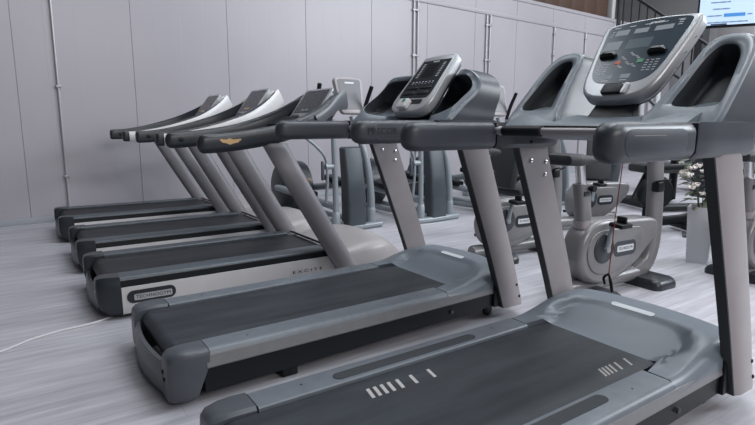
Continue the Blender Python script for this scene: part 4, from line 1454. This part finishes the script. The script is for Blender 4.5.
for i, (dx_, z, cm) in enumerate(((-0.25, 1.296, 'black'), (0.0, 1.296, 'slab'), (0.26, 1.296, 'black'))):
    mb = MB()
    mb.lathe([(0.055, -0.16), (0.075, -0.13), (0.075, -0.07), (0.02, -0.06), (0.018, 0.06), (0.075, 0.07), (0.075, 0.13), (0.055, 0.16)], (0, 0, 0.075), 'Y', 16)
    o = mb.build('dumbbell', M[cm]); o.location = (-0.95 + dx_, 6.4 - dx_ * 0.27, z); o.rotation_euler = (0, 0, math.radians(-15))
    tag(o, ('black dumbbell at the left on the rack top', 'slate dumbbell in the middle of the rack top', 'black dumbbell at the right on the rack top')[i], 'dumbbell', 'dumbbells on the black rack')

# hanging screen
t = thing('television', 'lit television screen at the top right corner above the nearest treadmill', 'television', (-1.02, 5.30, 1.955), math.radians(33))
mb = MB(); mb.box((0.14, 0.03, 0.42), (1.24, 0.05, 0.66), 0.008); mb.box((0.14, 0.10, 0.9), (0.08, 0.08, 0.5), 0.01); tb = mb.build('housing', M['black'], t)
mb = MB(); mb.box((0.14, 0.003, 0.425), (1.215, 0.006, 0.63)); sc_ = mb.build('screen', M['screen'], t, smooth=False)
for x, z, w in ((-0.30, 0.315, 0.16), (-0.29, 0.255, 0.14), (-0.34, 0.195, 0.12), (-0.06, 0.195, 0.04), (0.03, 0.195, 0.04), (-0.24, 0.134, 0.34)):
    mb = MB()
    nseg = max(2, int(w / 0.03))
    lo = []
    for i in range(nseg + 1):
        lo.append([(x + i * w / nseg - w / 2, yy, z + zz * (0.007 if i % 2 else 0.0045)) for yy, zz in ((0.001, -1), (-0.0015, -1), (-0.0015, 1), (0.001, 1))])
    mb.loft(lo)
    mb.build('text_line', M['screenbar'], sc_, smooth=False)
mb = MB(); mb.box((-0.18, -0.001, 0.196), (0.17, 0.003, 0.030)); mb.build('screen_bar', M['screenblue'], sc_, smooth=False)
mb = MB(); mb.box((-0.30, -0.001, 0.116), (0.13, 0.003, 0.012)); mb.build('screen_block', M['screennavy'], sc_, smooth=False)

# stair railing high on the far side
t = thing('stair_railing', 'black stair railing with upright bars high in front of the far wall', 'railing', (-4.70, 9.53, 0), math.radians(50.3))
mb = MB()
mb.tube([(-0.36, 0, 3.685), (1.3, 0, 2.62)], 0.032, 8)
mb.tube([(-0.36, 0, 2.785), (1.3, 0, 1.72)], 0.028, 8)
mb.build('handrail', M['black'], t)
for i in range(11):
    x = -0.28 + i * 0.145
    z = 3.455 - x * 0.64
    mb = MB(); mb.tube([(x, 0, z - 0.9), (x, 0, z)], 0.016, 6); mb.build('baluster', M['black'], t)
for x in (-0.36, 1.3):
    mb = MB(); mb.box((x, 0, (3.455 - x * 0.64) / 2), (0.07, 0.07, 3.455 - x * 0.64), 0.01); mb.build('newel_post', M['black'], t)
# staircase with pale slatted side
t = thing('staircase', 'pale staircase with slatted side behind the large console', 'stairs', (-3.50, 8.4, 0), math.radians(48))
mb = MB()
for i in range(9):
    mb.box((-0.75 + i * 0.20, 0.3, 1.62 - i * 0.19), (0.24, 0.8, 0.045), 0.006)
mb.build('treads', M['steelwhite'], t)
for i in range(15):
    x = -0.80 + i * 0.115
    z = 1.62 - (x + 0.75) * 0.95
    mb = MB(); mb.box((x, -0.12, z + 0.30), (0.06, 0.02, 0.72), 0.004); mb.build('slat', M['steelwhite'], t)
for yy in (-0.10, 0.70):
    mb = MB()
    mb.loft([[(-0.95, y, 1.60), (-0.95, y, 1.82), (1.05, y, 0.10), (1.05, y, 0.0), (0.95, y, 0.0)] for y in (yy - 0.02, yy + 0.02)])
    mb.build('stringer', M['slab'], t)
mb = MB(); mb.tube([(-0.85, -0.13, 2.10), (0.95, -0.13, 0.42)], 0.03, 8); mb.build('handrail', M['slab'], t)
